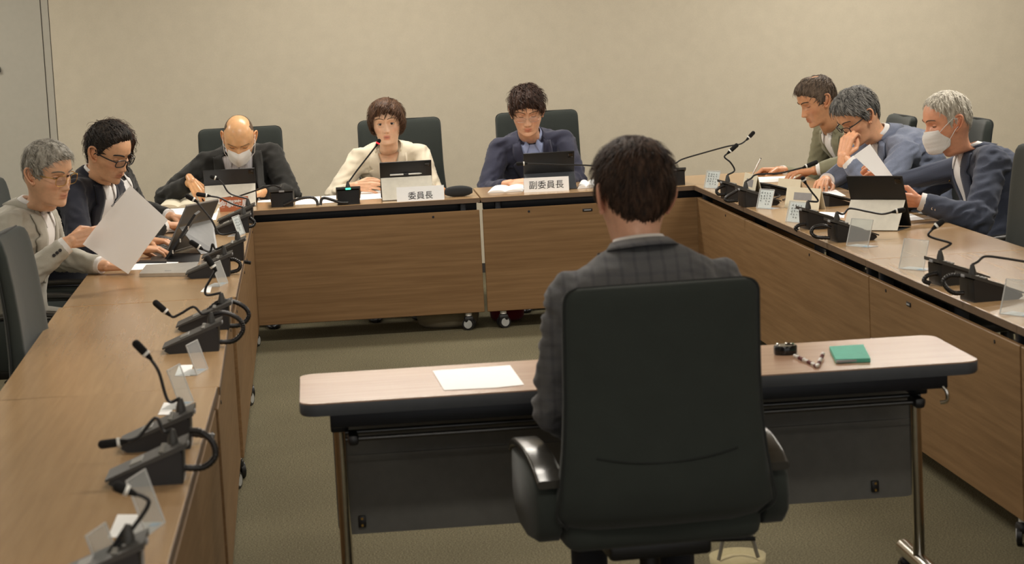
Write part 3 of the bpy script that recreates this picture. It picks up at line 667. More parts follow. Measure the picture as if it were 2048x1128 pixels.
def make_hair(h, WB, Vb, z0, HC, HF, hs, me):
    nr = len(z0); zl = np.interp(np.abs(np.degrees(PHI)), HL_DEG, h['line']); nsd = h.get('seed', 1)*7.3
    zloc = Vb[..., 2]; jag = A([[noise.noise(Vector((PHI[j]*9+nsd, zloc[i, j]*8, 0)))*.006 for j in range(NC)] for i in range(nr)])
    if h.get('wrapj', 0): pass
    e = sst(0, h.get('feather', .022), zloc-zl[None, :]+jag*h.get('jag', 1)); topf = sst(0, .09, zloc)
    t = h.get('side', .010)+(h.get('top', .022)-h.get('side', .010))*topf
    az = PHI[None, :]*np.ones((nr, 1)); t = t+h.get('front', 0)*sst(.9, .3, np.abs(az))*sst(.03, .07, zloc)*sst(.118, .09, zloc)
    t = t+h.get('back', 0)*sst(1.8, 2.5, np.abs(az))*np.exp(-((zloc-h.get('backz', .03))/.05)**2)
    if 'part' in h:      # parting on one side: lower there, volume away from it
        pd = Vb[..., 0]-h['part']; t = t*(1-.45*np.exp(-(pd/.008)**2)*sst(.05, .09, zloc)*sst(-.05, .0, Vb[..., 1]))
    if 'bald' in h:      # bald crown: x, y, z centre, radius
        bx, by, bz, br = h['bald']; d = np.sqrt((Vb[..., 0]-bx)**2+(Vb[..., 1]-by)**2*h.get('baldy', 1)+(zloc-bz)**2); e = e*sst(br*.8, br*1.25, d)
    rel = A([[noise.noise(Vector((PHI[j]*(14 if abs(PHI[j]) < 2.9 else 14)+nsd, zloc[i, j]*16, Vb[i, j, 1]*12)))+.5*noise.noise(Vector((Vb[i, j, 0]*160, Vb[i, j, 1]*160+nsd, zloc[i, j]*45))) for j in range(NC)] for i in range(nr)])
    th = e*(t+h.get('rough', .004)*rel)-.0016
    # outward direction
    C = HC+HF @ (A([0, -.006, .0])*hs); D = WB-C; D[zloc < 0] = (D-(D @ HF[:, 2])[..., None]*HF[:, 2])[zloc < 0]; D /= np.linalg.norm(D, axis=-1)[..., None]
    if h.get('bowl'): pass
    HV = WB+D*(th*hs)[..., None]
    keep = th > -.0012; used = {}; V = []; F = []; root = []
    for i in range(nr-1):
        for j in range(NC):
            k = (j+1) % NC; q = [(i, j), (i, k), (i+1, k), (i+1, j)]
            if any(keep[a] for a in q):
                ids = []
                for a in q:
                    if a not in used: used[a] = len(V); V.append(HV[a])
                    ids.append(used[a])
                F.append(tuple(ids))
                mg = h.get('margin', .022)*(1 if abs(PHI[j]) < 1.3 else .35)
                if th[i, j] > h.get('side', .01)*.25 and zloc[i, j]-zl[j] > mg: root.append((i, j))
    if (0, 0) in used or keep[0, 0]:
        if all((0, j) in used for j in range(NC)): F.append(tuple(used[(0, j)] for j in range(NC))[::-1])
    OPEN.add('hair'); mb = MB(); mb.add(V, F)
    # locks
    r = random.Random(h.get('seed', 1)); nL = h.get('locks', 1100); LL = h.get('len', .034); whorl = HC+HF @ (A([h.get('wx', .01), -.055, .095])*hs); up = HF[:, 2]; fw = HF[:, 1]; sd = HF[:, 0]
    lv = []; lf = []
    for _ in range(nL):
        i, j = r.choice(root); p = HV[i, j]-D[i, j]*.003; c0 = HC+HF @ A([0, -.006, .01]); R0 = np.linalg.norm(p-c0); n = (p-c0)/R0
        fl = p-whorl; fl = fl-n*(fl @ n); fl = nrm(fl)
        fl = fl+A(h.get('flow', (0, 0, 0)))[0]*sd+h.get('flow', (0, 0, 0))[1]*fw+h.get('flow', (0, 0, 0))[2]*up
        fl = nrm(fl-n*(fl @ n)); b = nrm(np.cross(n, fl)); fl = nrm(fl+b*r.gauss(0, h.get('mess', .22)))
        L = LL*r.uniform(.6, 1.2)*hs; w = h.get('lw', .0026)*r.uniform(.7, 1.3)*hs; lift = h.get('lift', .010)*r.uniform(.0, 1)*hs; q = p.copy(); pts = [q.copy()]
        for s in range(4):
            q = q+fl*L/4; nn = nrm(q-c0); tgt = R0+lift*sin((s+1)/4*pi*.8)-.001*(s == 3); q = c0+nn*tgt; fl = nrm(fl-nn*(fl @ nn)); pts.append(q.copy())
        o = len(lv)
        for s, q in enumerate(pts):
            ww = w*(1-(s/4)**2*.85); nn = nrm(q-c0); lv += [q-b*ww, q+nn*ww*.5, q+b*ww]
            if s: lf += [(o+3*s-3, o+3*s-2, o+3*s+1, o+3*s), (o+3*s-2, o+3*s-1, o+3*s+2, o+3*s+1)]
    mb.add(lv, lf)
    mk('hair', mb, HAIR(*h['col'], rough=h.get('gl', .45)), me, smooth='all')
_sk = {}
def SKIN(c, r=.42):
    k = (c, r)
    if k not in _sk: _sk[k] = skinmat('skin_%d' % len(_sk), c, r)
    return _sk[k]
_hk = {}
def HAIR(a, b, rough=.45):
    k = (a, b, rough)
    if k not in _hk: _hk[k] = hairmat('hair_%d' % len(_hk), a, b, rough)
    return _hk[k]
M_EYE = plain('eye_white', (214, 206, 198), .2, var=.02); M_IRIS = plain('iris', (38, 26, 20), .12); M_MASK = plain('mask_cloth', (232, 231, 228), .85, var=.02, scale=200, bs=.2)
# ------------------------------------------------------------------ chairs
def rrect(w, h, r, n=6):
    P = []
    for cx, cy, a0 in ((w-r, h-r, 0), (-w+r, h-r, 90), (-w+r, -h+r, 180), (w-r, -h+r, 270)):
        for k in range(n+1): a = radians(a0+90*k/n); P.append((cx+r*cos(a), cy+r*sin(a)))
    return P
def make_chair(label):
    t = empty('office_chair', (0, 0, 0), 0, label, 'chair', 'high-backed black office chairs')
    zs = [(.425, -.02, .15, .01), (.435, -.10, .195, .05), (.455, -.185, .235, .07), (.50, -.235, .272, .072), (.57, -.248, .262, .064), (.66, -.250, .250, .056), (.78, -.256, .242, .052), (.90, -.268, .240, .050), (1.00, -.282, .239, .047), (1.035, -.290, .237, .044), (1.052, -.293, .226, .036), (1.06, -.2945, .205, .02)]
    B = MB(); rings = []
    for z, y, w, d in zs:
        ring = []
        for k in range(28):
            a = 2*pi*k/28; q = .30; x = np.sign(cos(a))*abs(cos(a))**q*w; yy = np.sign(sin(a))*abs(sin(a))**.6*d*.5
            yy += .035*(abs(x)/.25)**2.2*(1 if yy > 0 else .6); ring.append(A([x, y+yy, z]))
        rings.append(ring)
    B.loft(rings); b = mk('backrest', B, M['chair'], t, smooth='all')
    p = MB(); pts = []
    for z, y, w, d in zs[2:]:
        pts.append(A([w*1.0, y-d*.30+.02, z]))
    L = bez(pts, 4); R_ = [q*A([-1, 1, 1]) for q in L][::-1]; p.tube(L+R_, .0038, 6)
    sm = []
    for k in range(17): x = -.175+.35*k/16; sm.append(A([x, -.250-.0285+.020*(abs(x)/.25)**2.2*.9, .645-.022*(1-(x/.175)**2)]))
    p.tube(sm, .0022, 5); mk('piping', p, M['chair_piping'], b)
    s = MB(); s.box((0, .03, .445), (.50, .48, .10), bev=.04, seg=3); mk('seat', s, M['chair'], t)
    for sg in (-1, 1):
        a = MB(); rings = []
        prof = [(-.215, .50), (-.205, .46), (-.16, .425), (-.05, .41), (.08, .415), (.16, .44), (.185, .50), (.18, .575), (.165, .605), (-.06, .61), (-.17, .585), (-.21, .55)]
        for x in (.256, .262, .306, .318): k = .93 if x in (.245, .318) else 1.0; rings.append([A([sg*x, -.015+(y+.015)*k, .53+(z-.53)*k]) for y, z in prof])
        a.loft(rings); ar = mk('arm_panel', a, M['chair'], t, smooth='all')
        m = MB(); path = bez([A([sg*.286, .20, .595]), A([sg*.286, .14, .622]), A([sg*.284, -.02, .628]), A([sg*.282, -.15, .608]), A([sg*.280, -.225, .580])], 5)
        rg = [[q+A([sg*0+x*1.0, 0, z]) for x, z in rrect(.034, .010, .008, 3)] for q in path]; m.loft(rg); mk('armrest', m, M['black_sheen'], t)
    u = MB(); u.box((0, 0, .38), (.26, .30, .05), bev=.012); u.tube([(0, 0, .12), (0, 0, .37)], [.03, .026], 16); u.tube([(.1, -.05, .37), (.26, -.07, .365)], .006, 8)
    mk('lift_column', u, M['black'], t)
    for k in range(5):
        a = 2*pi*k/5+.4; l = MB(); l.tube([(cos(a)*.03, sin(a)*.03, .11), (cos(a)*.16, sin(a)*.16, .10), (cos(a)*.29, sin(a)*.29, .072)], [.026, .022, .016], 8); l.tube([(cos(a)*.03, sin(a)*.03, .085), (cos(a)*.03, sin(a)*.03, .125)], .03, 8)
        lg = mk('base_leg', l, M['black'], t); w = MB(); c_ = A([cos(a)*.29, sin(a)*.29, 0]); tt = A([-sin(a), cos(a), 0])
        for sg in (-1, 1): w.tube([c_+tt*sg*.006+A([0, 0, .028]), c_+tt*sg*.024+A([0, 0, .028])], .028, 14)
        w.box(c_+A([0, 0, .05]), (.03, .03, .03), bev=.01); mk('caster', w, M['black_matte'], lg)
    return t
M['black_sheen'] = plain('armrest_plastic', (52, 50, 46), .22)
chair0 = None
def chair(x, y, face, label):
    global chair0
    if chair0 is None: chair0 = make_chair(label); c = chair0
    else: c = copy_tree(chair0); c['label'] = label
    c.location = (x, y, 0); c.rotation_euler = (0, 0, radians(face-90)); return c
chair(.755, 5.78, 94, 'large black office chair seen from behind, holding the man in the dark checked suit')
def back_x(px, Y): return aty(px, 300, Y)[0]
chair(back_x(482, 13.60), 13.33, -90, 'black office chair behind the bald masked man')
chair(back_x(801, 13.60), 13.33, -90, 'black office chair behind the woman in the cream jacket')
chair(back_x(1075, 13.60), 13.33, -91, 'black office chair behind the woman in the navy jacket')
chair(-1.22, 9.32, 0, 'black office chair with its arm below the man in the light grey suit')
chair(-1.19, 10.35, 0, 'black office chair behind the young man in the dark navy suit, at the left edge')
chair(-1.10, 11.45, 0, 'black office chair of the curly-haired person, showing beyond the young man in navy')
chair(-.80, 7.82, -3, 'empty black office chair pushed in at the left-hand table in the foreground')
chair(2.92, 12.78, 182, 'black office chair behind the man in the olive jacket, farthest on the right').scale = (1, 1, .915)
chair(2.90, 11.25, 182, 'black office chair showing between the blue-jacketed man and the white-haired man').scale = (1, 1, .975)
chair(2.92, 9.95, 178, 'black office chair under the white-haired masked man')
chair(2.50, 8.95, 180, 'empty black office chair pushed in at the right edge of the picture')

# ------------------------------------------------------------------ small table in front
def small_table():
    a = .005; o = A([-.116, 6.20, 0]); L, D = 1.866, .51
    t = empty('folding_table', o, a, 'small folding table with pale wood top before the man seen from behind', 'table')
    R_ = rrect(L/2, D/2, .045, 6); m = MB(); m.loft([[A([x*.998+L/2, y*.998+D/2, z]) for x, y in R_] for z in (HT-.004, HT)]); mk('tabletop', m, M['smalltop'], t, smooth=False)
    m = MB(); m.loft([[A([x*k+L/2, y*k+D/2, z]) for x, y in R_] for z, k in ((HT-.036, .994), (HT-.030, .9995), (HT-.006, .9998), (HT-.0035, .998))]); mk('edge_band', m, M['rubber_edge'], t)
    m = MB().box((L/2, .075, HT-.058), (L-.16, .035, .045), bev=.004); m.box((L/2, D-.06, HT-.058), (L-.16, .035, .045), bev=.004); mk('under_beam', m, M['steel_dark'], t)
    m = MB(); P_ = rrect((L-.16)/2, .20, .03, 5); m.loft([[A([x+L/2+.005, D-.045+dy, z+.43]) for x, z in P_] for dy in (-.004, .004)]); pn = mk('modesty_panel', m, M['board_dark'], t, smooth=False)
    m = MB().box((L/2, D-.052, .455), (L-.17, .010, .018)); mk('panel_rib', m, M['board_dark'], pn)
    for x in (.155, L-.20):
        m = MB(); m.box((x, D-.055, .268), (.022, .014, .034), bev=.003); bk = mk('bracket', m, M['black'], pn)
        m = MB(); m.tube([(x, D-.061, .278), (x, D-.066, .278)], .004, 8); m.tube([(x, D-.061, .258), (x, D-.066, .258)], .004, 8); mk('rivet', m, M['gold'], bk)
    for x in (.105, L-.125):
        m = MB(); m.tube([(x, D*.5, .06), (x, D*.5, HT-.06)], .017, 16); lg = mk('leg', m, M['chrome'], t)
        m = MB(); m.tube([(x, -.005, .085), (x, D*.85, .085)], .024, 16); m.sphere((x, -.005, .085), (.022, .008, .022), 12, 8); mk('foot_bar', m, M['chrome'], lg)
        for y in (.03, D*.8):
            m = MB(); m.box((x, y, .045), (.035, .035, .03), bev=.008)
            for s in (-1, 1): m.tube([(x+s*.006, y, .026), (x+s*.02, y, .026)], .026, 16)
            mk('castor', m, M['black'], lg)
        m = MB().box((x-.0, D*.5, HT-.085), (.05, .11, .07), bev=.006); mk('hinge_plate', m, M['steel_dark'], t)
        h = MB(); sx = 1 if x > 1 else -1
        if sx < 0: h.tube([A([x+.02, .03, HT-.085]), A([x+.02, .03, HT-.14])], .006, 8)
        else: h.tube(bez([A([x+.030, .06, HT-.075]), A([x+.040, .055, HT-.09]), A([x+.040, .055, HT-.115]), A([x+.022, .06, HT-.120])], 5), .0055, 8); mk('hook', h, M['chrome'], t)
    for y, z in ((.12, HT-.125), (.17, HT-.115), (.36, HT-.10)):
        mk('shelf_rod', MB().tube([(.12, y, z), (L-.13, y, z)], .007, 10), M['steel_rod'], t)
    m = MB(); m.box((.14, .14, HT-.125), (.03, .10, .03), bev=.01); m.box((L-.15, .14, HT-.125), (.03, .10, .03), bev=.01); tag(mk('rod_clamp', m, M['black'], t), kind='stuff')
    return t
M['steel_rod'] = plain('rod_steel', (88, 88, 88), .3, .8)
small_table()

# ------------------------------------------------------------------ conference microphones
def corr(path, r=.0085, n=10, sub=9):
    P_ = bez(path, sub); out = []; rs = []
    acc = 0
    for i, p in enumerate(P_): out.append(p); rs.append(r*(1.0 if i % 2 else .84))
    m = MB(); m.tube(out, rs, n); return m
def unit(pos, rz, neck, mic_end, label, group, coils=(), led=None, ring='whiteplastic', nr=.0042, mr=.0105):
    t = empty('conference_microphone', pos, rz, label, 'microphone', group); pos = A(pos, float)
    m = MB(); prof = [(-.076, 0), (.078, 0), (.094, .010), (.090, .018), (-.070, .078), (-.078, .074)]
    m.loft([[A([x, y*k, z*k]) for y, z in prof] for x, k in ((-.058, .98), (-.054, 1), (.054, 1), (.058, .98))]); body = mk('unit_body', m, M['black'], t, angle=25)
    m = MB(); pr = [(-.088, .082), (.098, .016), (.099, .021), (-.072, .0885), (-.088, .094)]
    m.loft([[A([x, y, z]) for y, z in pr] for x in (-.064, .064)]); mk('top_plate', m, M['dkgrey'], t, angle=25)
    m = MB().box((0, -.0885, .083), (.028, .004, .010), bev=.0015, seg=1); mk('status_light', m, M[led] if led else M['greyink'], t)
    m = MB()
    for i in range(4): m.box((-.042+.028*i, -.030, .0745), (.016, .012, .006), R=None, bev=.002, seg=1)
    m.box((0, .03, .0495), (.07, .03, .004), R=A([[1, 0, 0], [0, .93, .36], [0, -.36, .93]]), bev=.001, seg=1); mk('buttons', m, M['whiteplastic'] if False else M['dkgrey2'], t)['kind'] = 'stuff'
    Rm = rotz(rz); inv = Rm.T; loc = [inv @ (A(q)-pos) for q in neck]; me_ = inv @ (A(mic_end)-pos)
    base = A([0, -.055, .083]); loc[0] = base+A([0, 0, .034])
    m = MB(); m.tube([base, base+A([0, 0, .012]), base+A([0, 0, .034])], [.013, .012, .006], 12); mk('neck_socket', m, M['dkgrey'], t)
    pth = bez(loc, 8); m = MB(); m.tube(pth, nr, 8); mk('gooseneck', m, M['black'], t)
    d = nrm(me_-loc[-1]); e = loc[-1]; Lm = np.linalg.norm(me_-e)
    m = MB(); m.tube([e-d*.006, e+d*.012], [nr, mr*.8], 12); m.tube([e+d*.018, e+d*.022, e+d*max(Lm-.008, .024), e+d*max(Lm-.003, .028), e+d*max(Lm, .032)], [mr*.85, mr, mr, mr*.8, mr*.3], 14)
    mh = mk('mic_head', m, M['foam'], t); m = MB(); m.tube([e+d*.011, e+d*.018], mr*1.03, 14); mk('mic_ring', m, M[ring], mh)
    for cpath in coils:
        c = corr([inv @ (A(q)-pos) for q in cpath]); mk('coiled_cable', c, M['cable'], t)
    return t
M['dkgrey2'] = plain('key_grey', (128, 126, 120), .4)
M['cable'] = plain('cable_hose', (34, 32, 32), .3)
def Ln(*pts, Y): return [aty(x, y, Y) for x, y in pts]
gL = 'conference microphone units on the left-hand tables'; gR = 'conference microphone units on the right-hand tables'; gB = 'conference microphone units on the back tables'
def LU(c, neck, end, label, coil=(), dy=0, rz=pi/2+.0):
    p = on(*c); Y = p[1]; nk = [p]+Ln(*neck, Y=Y); unit(p, rz, nk, aty(*end, Y), label, gL, [[aty(x, y, Y+.02) for x, y in cc] for cc in coil])
LU((303, 962), [(327, 863), (311, 836), (277, 874), (250, 883)], (196, 890), 'nearest whole microphone unit on the left-hand tables, its head pointing flat to the left', [[(366, 936), (407, 934), (430, 913), (425, 884), (402, 864), (379, 861)]])
LU((322, 893), [(336, 801), (318, 745), (300, 716)], (267, 682), 'microphone unit behind the nearest one on the left, its head rising steeply', [[(360, 868), (385, 868), (429, 873)]])
LU((391, 700), [(404, 628), (387, 614), (362, 627), (347, 634), (338, 629)], (307, 602), 'front microphone unit of the middle left pair, neck bent in a hump', [[(431, 684), (466, 682), (484, 665), (484, 646), (468, 632), (444, 625), (418, 630)]])
LU((414, 657), [(414, 590), (411, 577), (421, 558), (431, 540)], (412, 512), 'rear microphone unit of the middle left pair with a large looping cable', [[(446, 652), (480, 650), (497, 634), (491, 616), (466, 603), (438, 604), (414, 622)]])
LU((423, 552), [(431, 498), (425, 488), (420, 503), (404, 498)], (379, 482), 'microphone unit beside the silver closed laptop with a sharply kinked neck', [[(452, 546), (476, 540), (480, 527), (468, 519), (455, 520)]])
LU((452, 520), [(440, 468), (423, 440), (393, 403)], (371, 390), 'microphone unit with a long straight neck crossing the standing laptop', [[(478, 524), (490, 524), (502, 526)]])
LU((466, 465), [(465, 408), (440, 396), (419, 392)], (392, 388), 'front unit of the farthest left pair, neck curving toward the phone', [[(490, 454), (505, 452), (509, 444), (500, 436), (490, 437)]])
LU((476, 446), [(460, 387), (446, 368), (436, 358)], (420, 352), 'rear unit of the farthest left pair, neck rising to the phone stand', [])
LU((205, 1175), [(205, 1128), (270, 1050), (297, 1008), (288, 994), (268, 987)], (226, 970), 'microphone at the bottom left, only its neck and head in view')
def RU(c, neck, end, label, coil=()):
    p = on(*c); Y = p[1]; nk = [p]+Ln(*neck, Y=Y); unit(p, -pi/2+aR+.12, nk, aty(*end, Y), label, gR, [[aty(x, y, Y-.03) for x, y in cc] for cc in coil])
RU((1478, 396), [(1469, 341), (1461, 325), (1449, 314), (1456, 306)], (1476, 288), 'farthest microphone unit on the right-hand tables, head standing up against the wall', [[(1450, 389), (1436, 388), (1434, 379), (1450, 371), (1474, 373)]])
RU((1515, 411), [(1502, 357), (1514, 349), (1560, 346), (1607, 335)], (1636, 323), 'microphone unit reaching low toward the man in the olive jacket', [[(1476, 401), (1455, 402), (1452, 395), (1474, 381)]])
RU((1642, 455), [(1636, 402), (1622, 382), (1611, 366)], (1606, 357), 'microphone unit in front of the white-haired man with an upright neck', [[(1655, 455), (1633, 448), (1603, 449), (1591, 456), (1598, 463)]])
RU((1701, 480), [(1687, 428), (1700, 417), (1735, 423), (1764, 428), (1786, 424)], (1811, 419), 'microphone unit whose neck crosses the white tablet cover', [[(1660, 476), (1633, 474), (1623, 465), (1628, 455), (1645, 451), (1662, 455)]])
RU((1912, 566), [(1899, 490), (1898, 485), (1858, 472), (1866, 457)], (1888, 440), 'rear unit of the near right-hand pair, neck bent like a hook', [[(1930, 556), (1888, 547), (1858, 550), (1848, 561), (1860, 567)]])
RU((1978, 598), [(1955, 524), (1971, 513), (2010, 517), (2055, 524), (2085, 526)], (2115, 528), 'front unit of the near right-hand pair, neck running out of the right edge', [[(1928, 586), (1906, 585), (1891, 573), (1888, 560), (1901, 551), (1920, 551)]])
def BU(c, neck, end, label, coil=(), Yn=12.30, **k):
    f = on(*c); p = f+A([0, .08, 0]); nk = [p]+Ln(*neck, Y=Yn); unit(p, 0, nk, aty(*end, Yn), label, gB, [[aty(x, y, f[1]-.012) for x, y in cc] for cc in coil], **k)
BU((565, 414), [(560, 375), (548, 371), (530, 375), (500, 385), (470, 395)], (440, 400), 'microphone unit on the back table at the bald man, neck sweeping to the left', [[(567, 410), (586, 402), (606, 396), (624, 395), (633, 401), (636, 411)]])
BU((698, 409), [(698, 363), (714, 341), (735, 314), (753, 291)], (760, 278), 'switched-on microphone unit before the woman in cream, with red ring and green light', [[(697, 405), (681, 405), (665, 400), (650, 396), (643, 399), (641, 410)]], led='green_led', ring='red_led')
BU((1349, 371), [(1352, 326), (1366, 318), (1410, 305), (1454, 293), (1481, 288), (1494, 279)], (1509, 263), 'microphone unit at the right end of the back table, long neck rising to the right')
BU((1232, 376), [(1222, 344), (1188, 332), (1110, 329), (1053, 327)], (1032, 328), 'microphone unit behind the seated man, long thin neck crossing the dark tablet')

# ------------------------------------------------------------------ acrylic stands, cards and name plates
def tiltx(a): return A([[1, 0, 0], [0, cos(a), -sin(a)], [0, sin(a), cos(a)]])
def astand(pos, rz, label, card=False, w=.105, h=.092, group='clear acrylic card stands', lean=.30):
    t = empty('card_stand', pos, rz, label, 'card stand', group); R_ = tiltx(-lean)
    m = MB().box(R_ @ A([0, 0, h/2])+A([0, .0, .002]), (w, .0025, h), R=R_); mk('pane', m, M['acrylic'], t, smooth=False)
    m = MB()
    for x in (-w/2, w/2): m.box(R_ @ A([x, 0, h/2])+A([0, 0, .002]), (.0022, .0032, h), R=R_)
    m.box(R_ @ A([0, 0, h])+A([0, 0, .002]), (w, .0032, .0022), R=R_); m.box((0, .027, .0015), (w, .055, .0025)); mk('pane_edge', m, M['acrylic_edge'], t, smooth=False)
    m = MB().box((w*.30, .014, .0034), (.028, .018, .001)); mk('sticker', m, M['blue'], t, smooth=False)
    if card:
        m = MB().box(R_ @ A([0, .0028, h/2])+A([0, 0, .002]), (w*.92, .001, h*.92), R=R_); c = mk('card', m, M['paper'], t, smooth=False); r = random.Random(int(pos[1]*100)); g = MB()
        for col in range(4):
            x = -.030+.020*col
            for k in range(r.choice((3, 4, 5))):
                z = h*.80-k*.013; ww = .010 if col < 2 else .006
                for q in range(3): g.box(R_ @ A([x+r.uniform(-.003, .003), -.0016, z+r.uniform(-.003, .003)])+A([0, 0, .002]), (ww*r.uniform(.4, 1), .0006, .0014) if q < 2 else (.0014, .0006, ww*.9), R=R_)
        mk('handwriting', g, M['ink'], c, smooth=False)
    return t
astand(on(1421, 377), -pi/2+.55, 'acrylic stand with a written card at the far right corner of the tables', True)
astand(on(1527, 418), -pi/2+.50, 'tilted acrylic stand with a written card in front of the second right-hand unit', True)
astand(on(1588, 445), -pi/2+.45, 'acrylic stand with a written card left of the white envelope', True, w=.12)
astand(on(1714, 494), -pi/2+.50, 'empty acrylic stand overlapping the unit by the white tablet cover', w=.125, h=.11)
astand(on(1822, 540), -pi/2+.52, 'empty acrylic stand alone between the two near pairs of right-hand units', w=.125, h=.11)
astand(on(2030, 632), -pi/2+.50, 'empty acrylic stand cut by the right edge of the picture', w=.13, h=.11)
astand(on(484, 470), pi/2-.25, 'acrylic stand with a pale card beside the farthest left-hand units', True, w=.11)
astand(on(448, 570), pi/2-.25, 'acrylic stand leaning in front of the kinked-neck microphone', w=.11)
astand(on(405, 745), pi/2-.25, 'acrylic stand in front of the hump-necked microphone unit', w=.11)
astand(on(375, 812), pi/2-.25, 'acrylic stand between the middle left pair and the nearest pair of units', w=.11, h=.11)
astand(on(312, 1060), pi/2-.25, 'nearest acrylic stand on the left-hand tables, with a blue sticker', w=.12, h=.12)
astand(on(225, 1150), pi/2-.25, 'acrylic stand at the very bottom left, only its tip in view', w=.11)
def flat(name, pts, mat, label, cat, th=.0012, z=HT+.0006, group=None):
    P_ = [on(x, y, z) for x, y in pts]; m = MB(); m.loft([P_, [p+A([0, 0, th]) for p in P_]]); c = sum(P_)/len(P_)
    return tag(mk(name, m, mat, origin=c, smooth=False), label, cat, group)
flat('card', [(216, 1075), (235, 1030), (277, 1030), (262, 1075)], M['paper'], 'white card lying beside the nearest acrylic stand on the left', 'card')
flat('card', [(350, 752), (358, 731), (386, 730), (380, 752)], M['paper'], 'small white card lying beside the stand of the hump-necked unit', 'card')
flat('card', [(316, 830), (328, 806), (352, 806), (340, 830)], M['paper'], 'white card lying against the second nearest left-hand unit', 'card')
flat('card', [(401, 584), (412, 572), (424, 572), (420, 586)], M['paper'], 'tiny pale card lying in front of the rear unit of the middle left pair', 'card')
def plate(px0, px1, pyb, h, mat, label, text, tsize, tz, tmat='ink', rz=0, group=None, ty=0, bold=0):
    a, b = on(*px0), on(*px1); c = (a+b)/2; w = np.linalg.norm(b-a); rz = math.atan2(b[1]-a[1], b[0]-a[0])
    t = empty('name_plate', c, rz, label, 'name plate', group); m = MB(); lean = .30; R_ = tiltx(-lean)
    m.loft([[A([x, 0, 0]), A([x, .002, 0]), A([x, h*sin(lean)+.002, h*cos(lean)]), A([x, h*sin(lean)*2, 0]), A([x, h*sin(lean)*2+.002, 0]), A([x, h*sin(lean)+.001, h*cos(lean)+.002])] for x in (-w/2, w/2)])
    mk('plate', m, mat, t, smooth=False)
    V, F = text_mesh(text, tsize, bold); V = [tuple(R_ @ A([p[0], -.0012, p[1]+tz])+A([0, 0, 0])) for p in V]; mk('lettering', (V, F), M[tmat], t, smooth=False)
    return t
plate((1048, 385), (1138, 381), 0, .076, M['paper'], 'white name plate reading 副委員長 in front of the woman in navy', '副委員長', .047, .034)
plate((794, 404), (889, 399), 0, .076, M['paper'], 'glossy white name plate reading 委員長 in front of the woman in cream', '委員長', .044, .026)
plate((440, 424), (497, 421), 0, .075, M['brownplate'], 'brown name plate with white characters in front of the bald man', '会事務局', .040, .038, 'paper', bold=.0016)
# ------------------------------------------------------------------ tablets, laptops
def tablet(pos, rz, label, w=.275, ht=.20, cover='white_cover', pencil=False, cz=.115, group='tablets standing in folded covers'):
    t = empty('tablet', pos, rz, label, 'tablet', group)
    b0 = A([0, .075, .006]); b1 = A([0, -.012, ht]); d = nrm(b1-b0); L = np.linalg.norm(b1-b0); nrm_ = np.cross(A([1., 0, 0]), d); R_ = np.stack([A([1., 0, 0]), nrm_, d], 1)
    m = MB(); m.box((b0+b1)/2, (w, .008, L), R=R_, bev=.0035); tb = mk('tablet_shell', m, M['tablet_black'], t)
    m = MB().box((b0+b1)/2+(-nrm_ if nrm_[1] < 0 else nrm_)*.0045, (w-.014, .0008, L-.014), R=R_); mk('screen', m, M['screen'], tb, smooth=False)
    out = nrm_ if nrm_[1] < 0 else -nrm_
    m = MB(); m.box((b0+b1)/2+R_ @ A([w/2-.022, 0, L/2-.022])+out*.0048, (.028, .003, .028), R=R_, bev=.004); m2 = [R_ @ A([w/2-.022+dx, 0, L/2-.022+dz])+(b0+b1)/2+out*.006 for dx, dz in ((-.006, .006), (.006, -.004))]
    for q in m2: m.tube([q, q+out*.002], .0045, 10)
    mk('camera', m, M['black_gloss'], tb)
    t0 = A([0, -.075, .003]); t1 = b0+(b1-b0)*(cz/ht)+out*.006; dd = nrm(t1-t0); L2 = np.linalg.norm(t1-t0); n2 = np.cross(A([1., 0, 0]), dd); R2 = np.stack([A([1., 0, 0]), n2, dd], 1)
    m = MB().box((t0+t1)/2, (w-.006, .003, L2), R=R2, bev=.0012, seg=1); mk('cover', m, M[cover], t)
    m = MB().box((0, 0, .002), (w-.006, .15, .003), bev=.001, seg=1); mk('base_flap', m, M['tablet_black'], t)
    m = MB().box(t1+dd*.004+A([0, -.003, -.006]), (.042, .005, .026), R=R2, bev=.002); mk('clasp', m, M['dkgrey'], t)
    if pencil:
        q = b0+(b1-b0)*.66+out*.010; m = MB(); m.tube([q+A([-.085, 0, 0]), q+A([.07, 0, 0]), q+A([.085, 0, 0])], [.0045, .0045, .001], 10); pc = mk('stylus', m, M['whiteplastic'], t); mk('stylus_loop', MB().box(q, (.028, .011, .014), bev=.003), M['tablet_black'], pc)
    return t
def mid(a, b): return (on(*a)+on(*b))/2
tablet(mid((410, 417), (513, 414))+A([0, .085, 0]), 0, 'black tablet in a pale cover standing in front of the bald masked man')
tablet(mid((764, 403), (868, 397))+A([0, .085, 0]), .01, 'black tablet with a white stylus standing in front of the woman in cream', pencil=True)
tablet(mid((1052, 384), (1156, 378))+A([0, .085, 0]), .01, 'black tablet in a charcoal cover standing in front of the woman in navy', cover='charcoal', cz=.085)
tablet(mid((1688, 466), (1766, 464))+A([.08, .10, 0]), -.62, 'black tablet in a white cover standing before the white-haired masked man', w=.25, ht=.225, cz=.12)
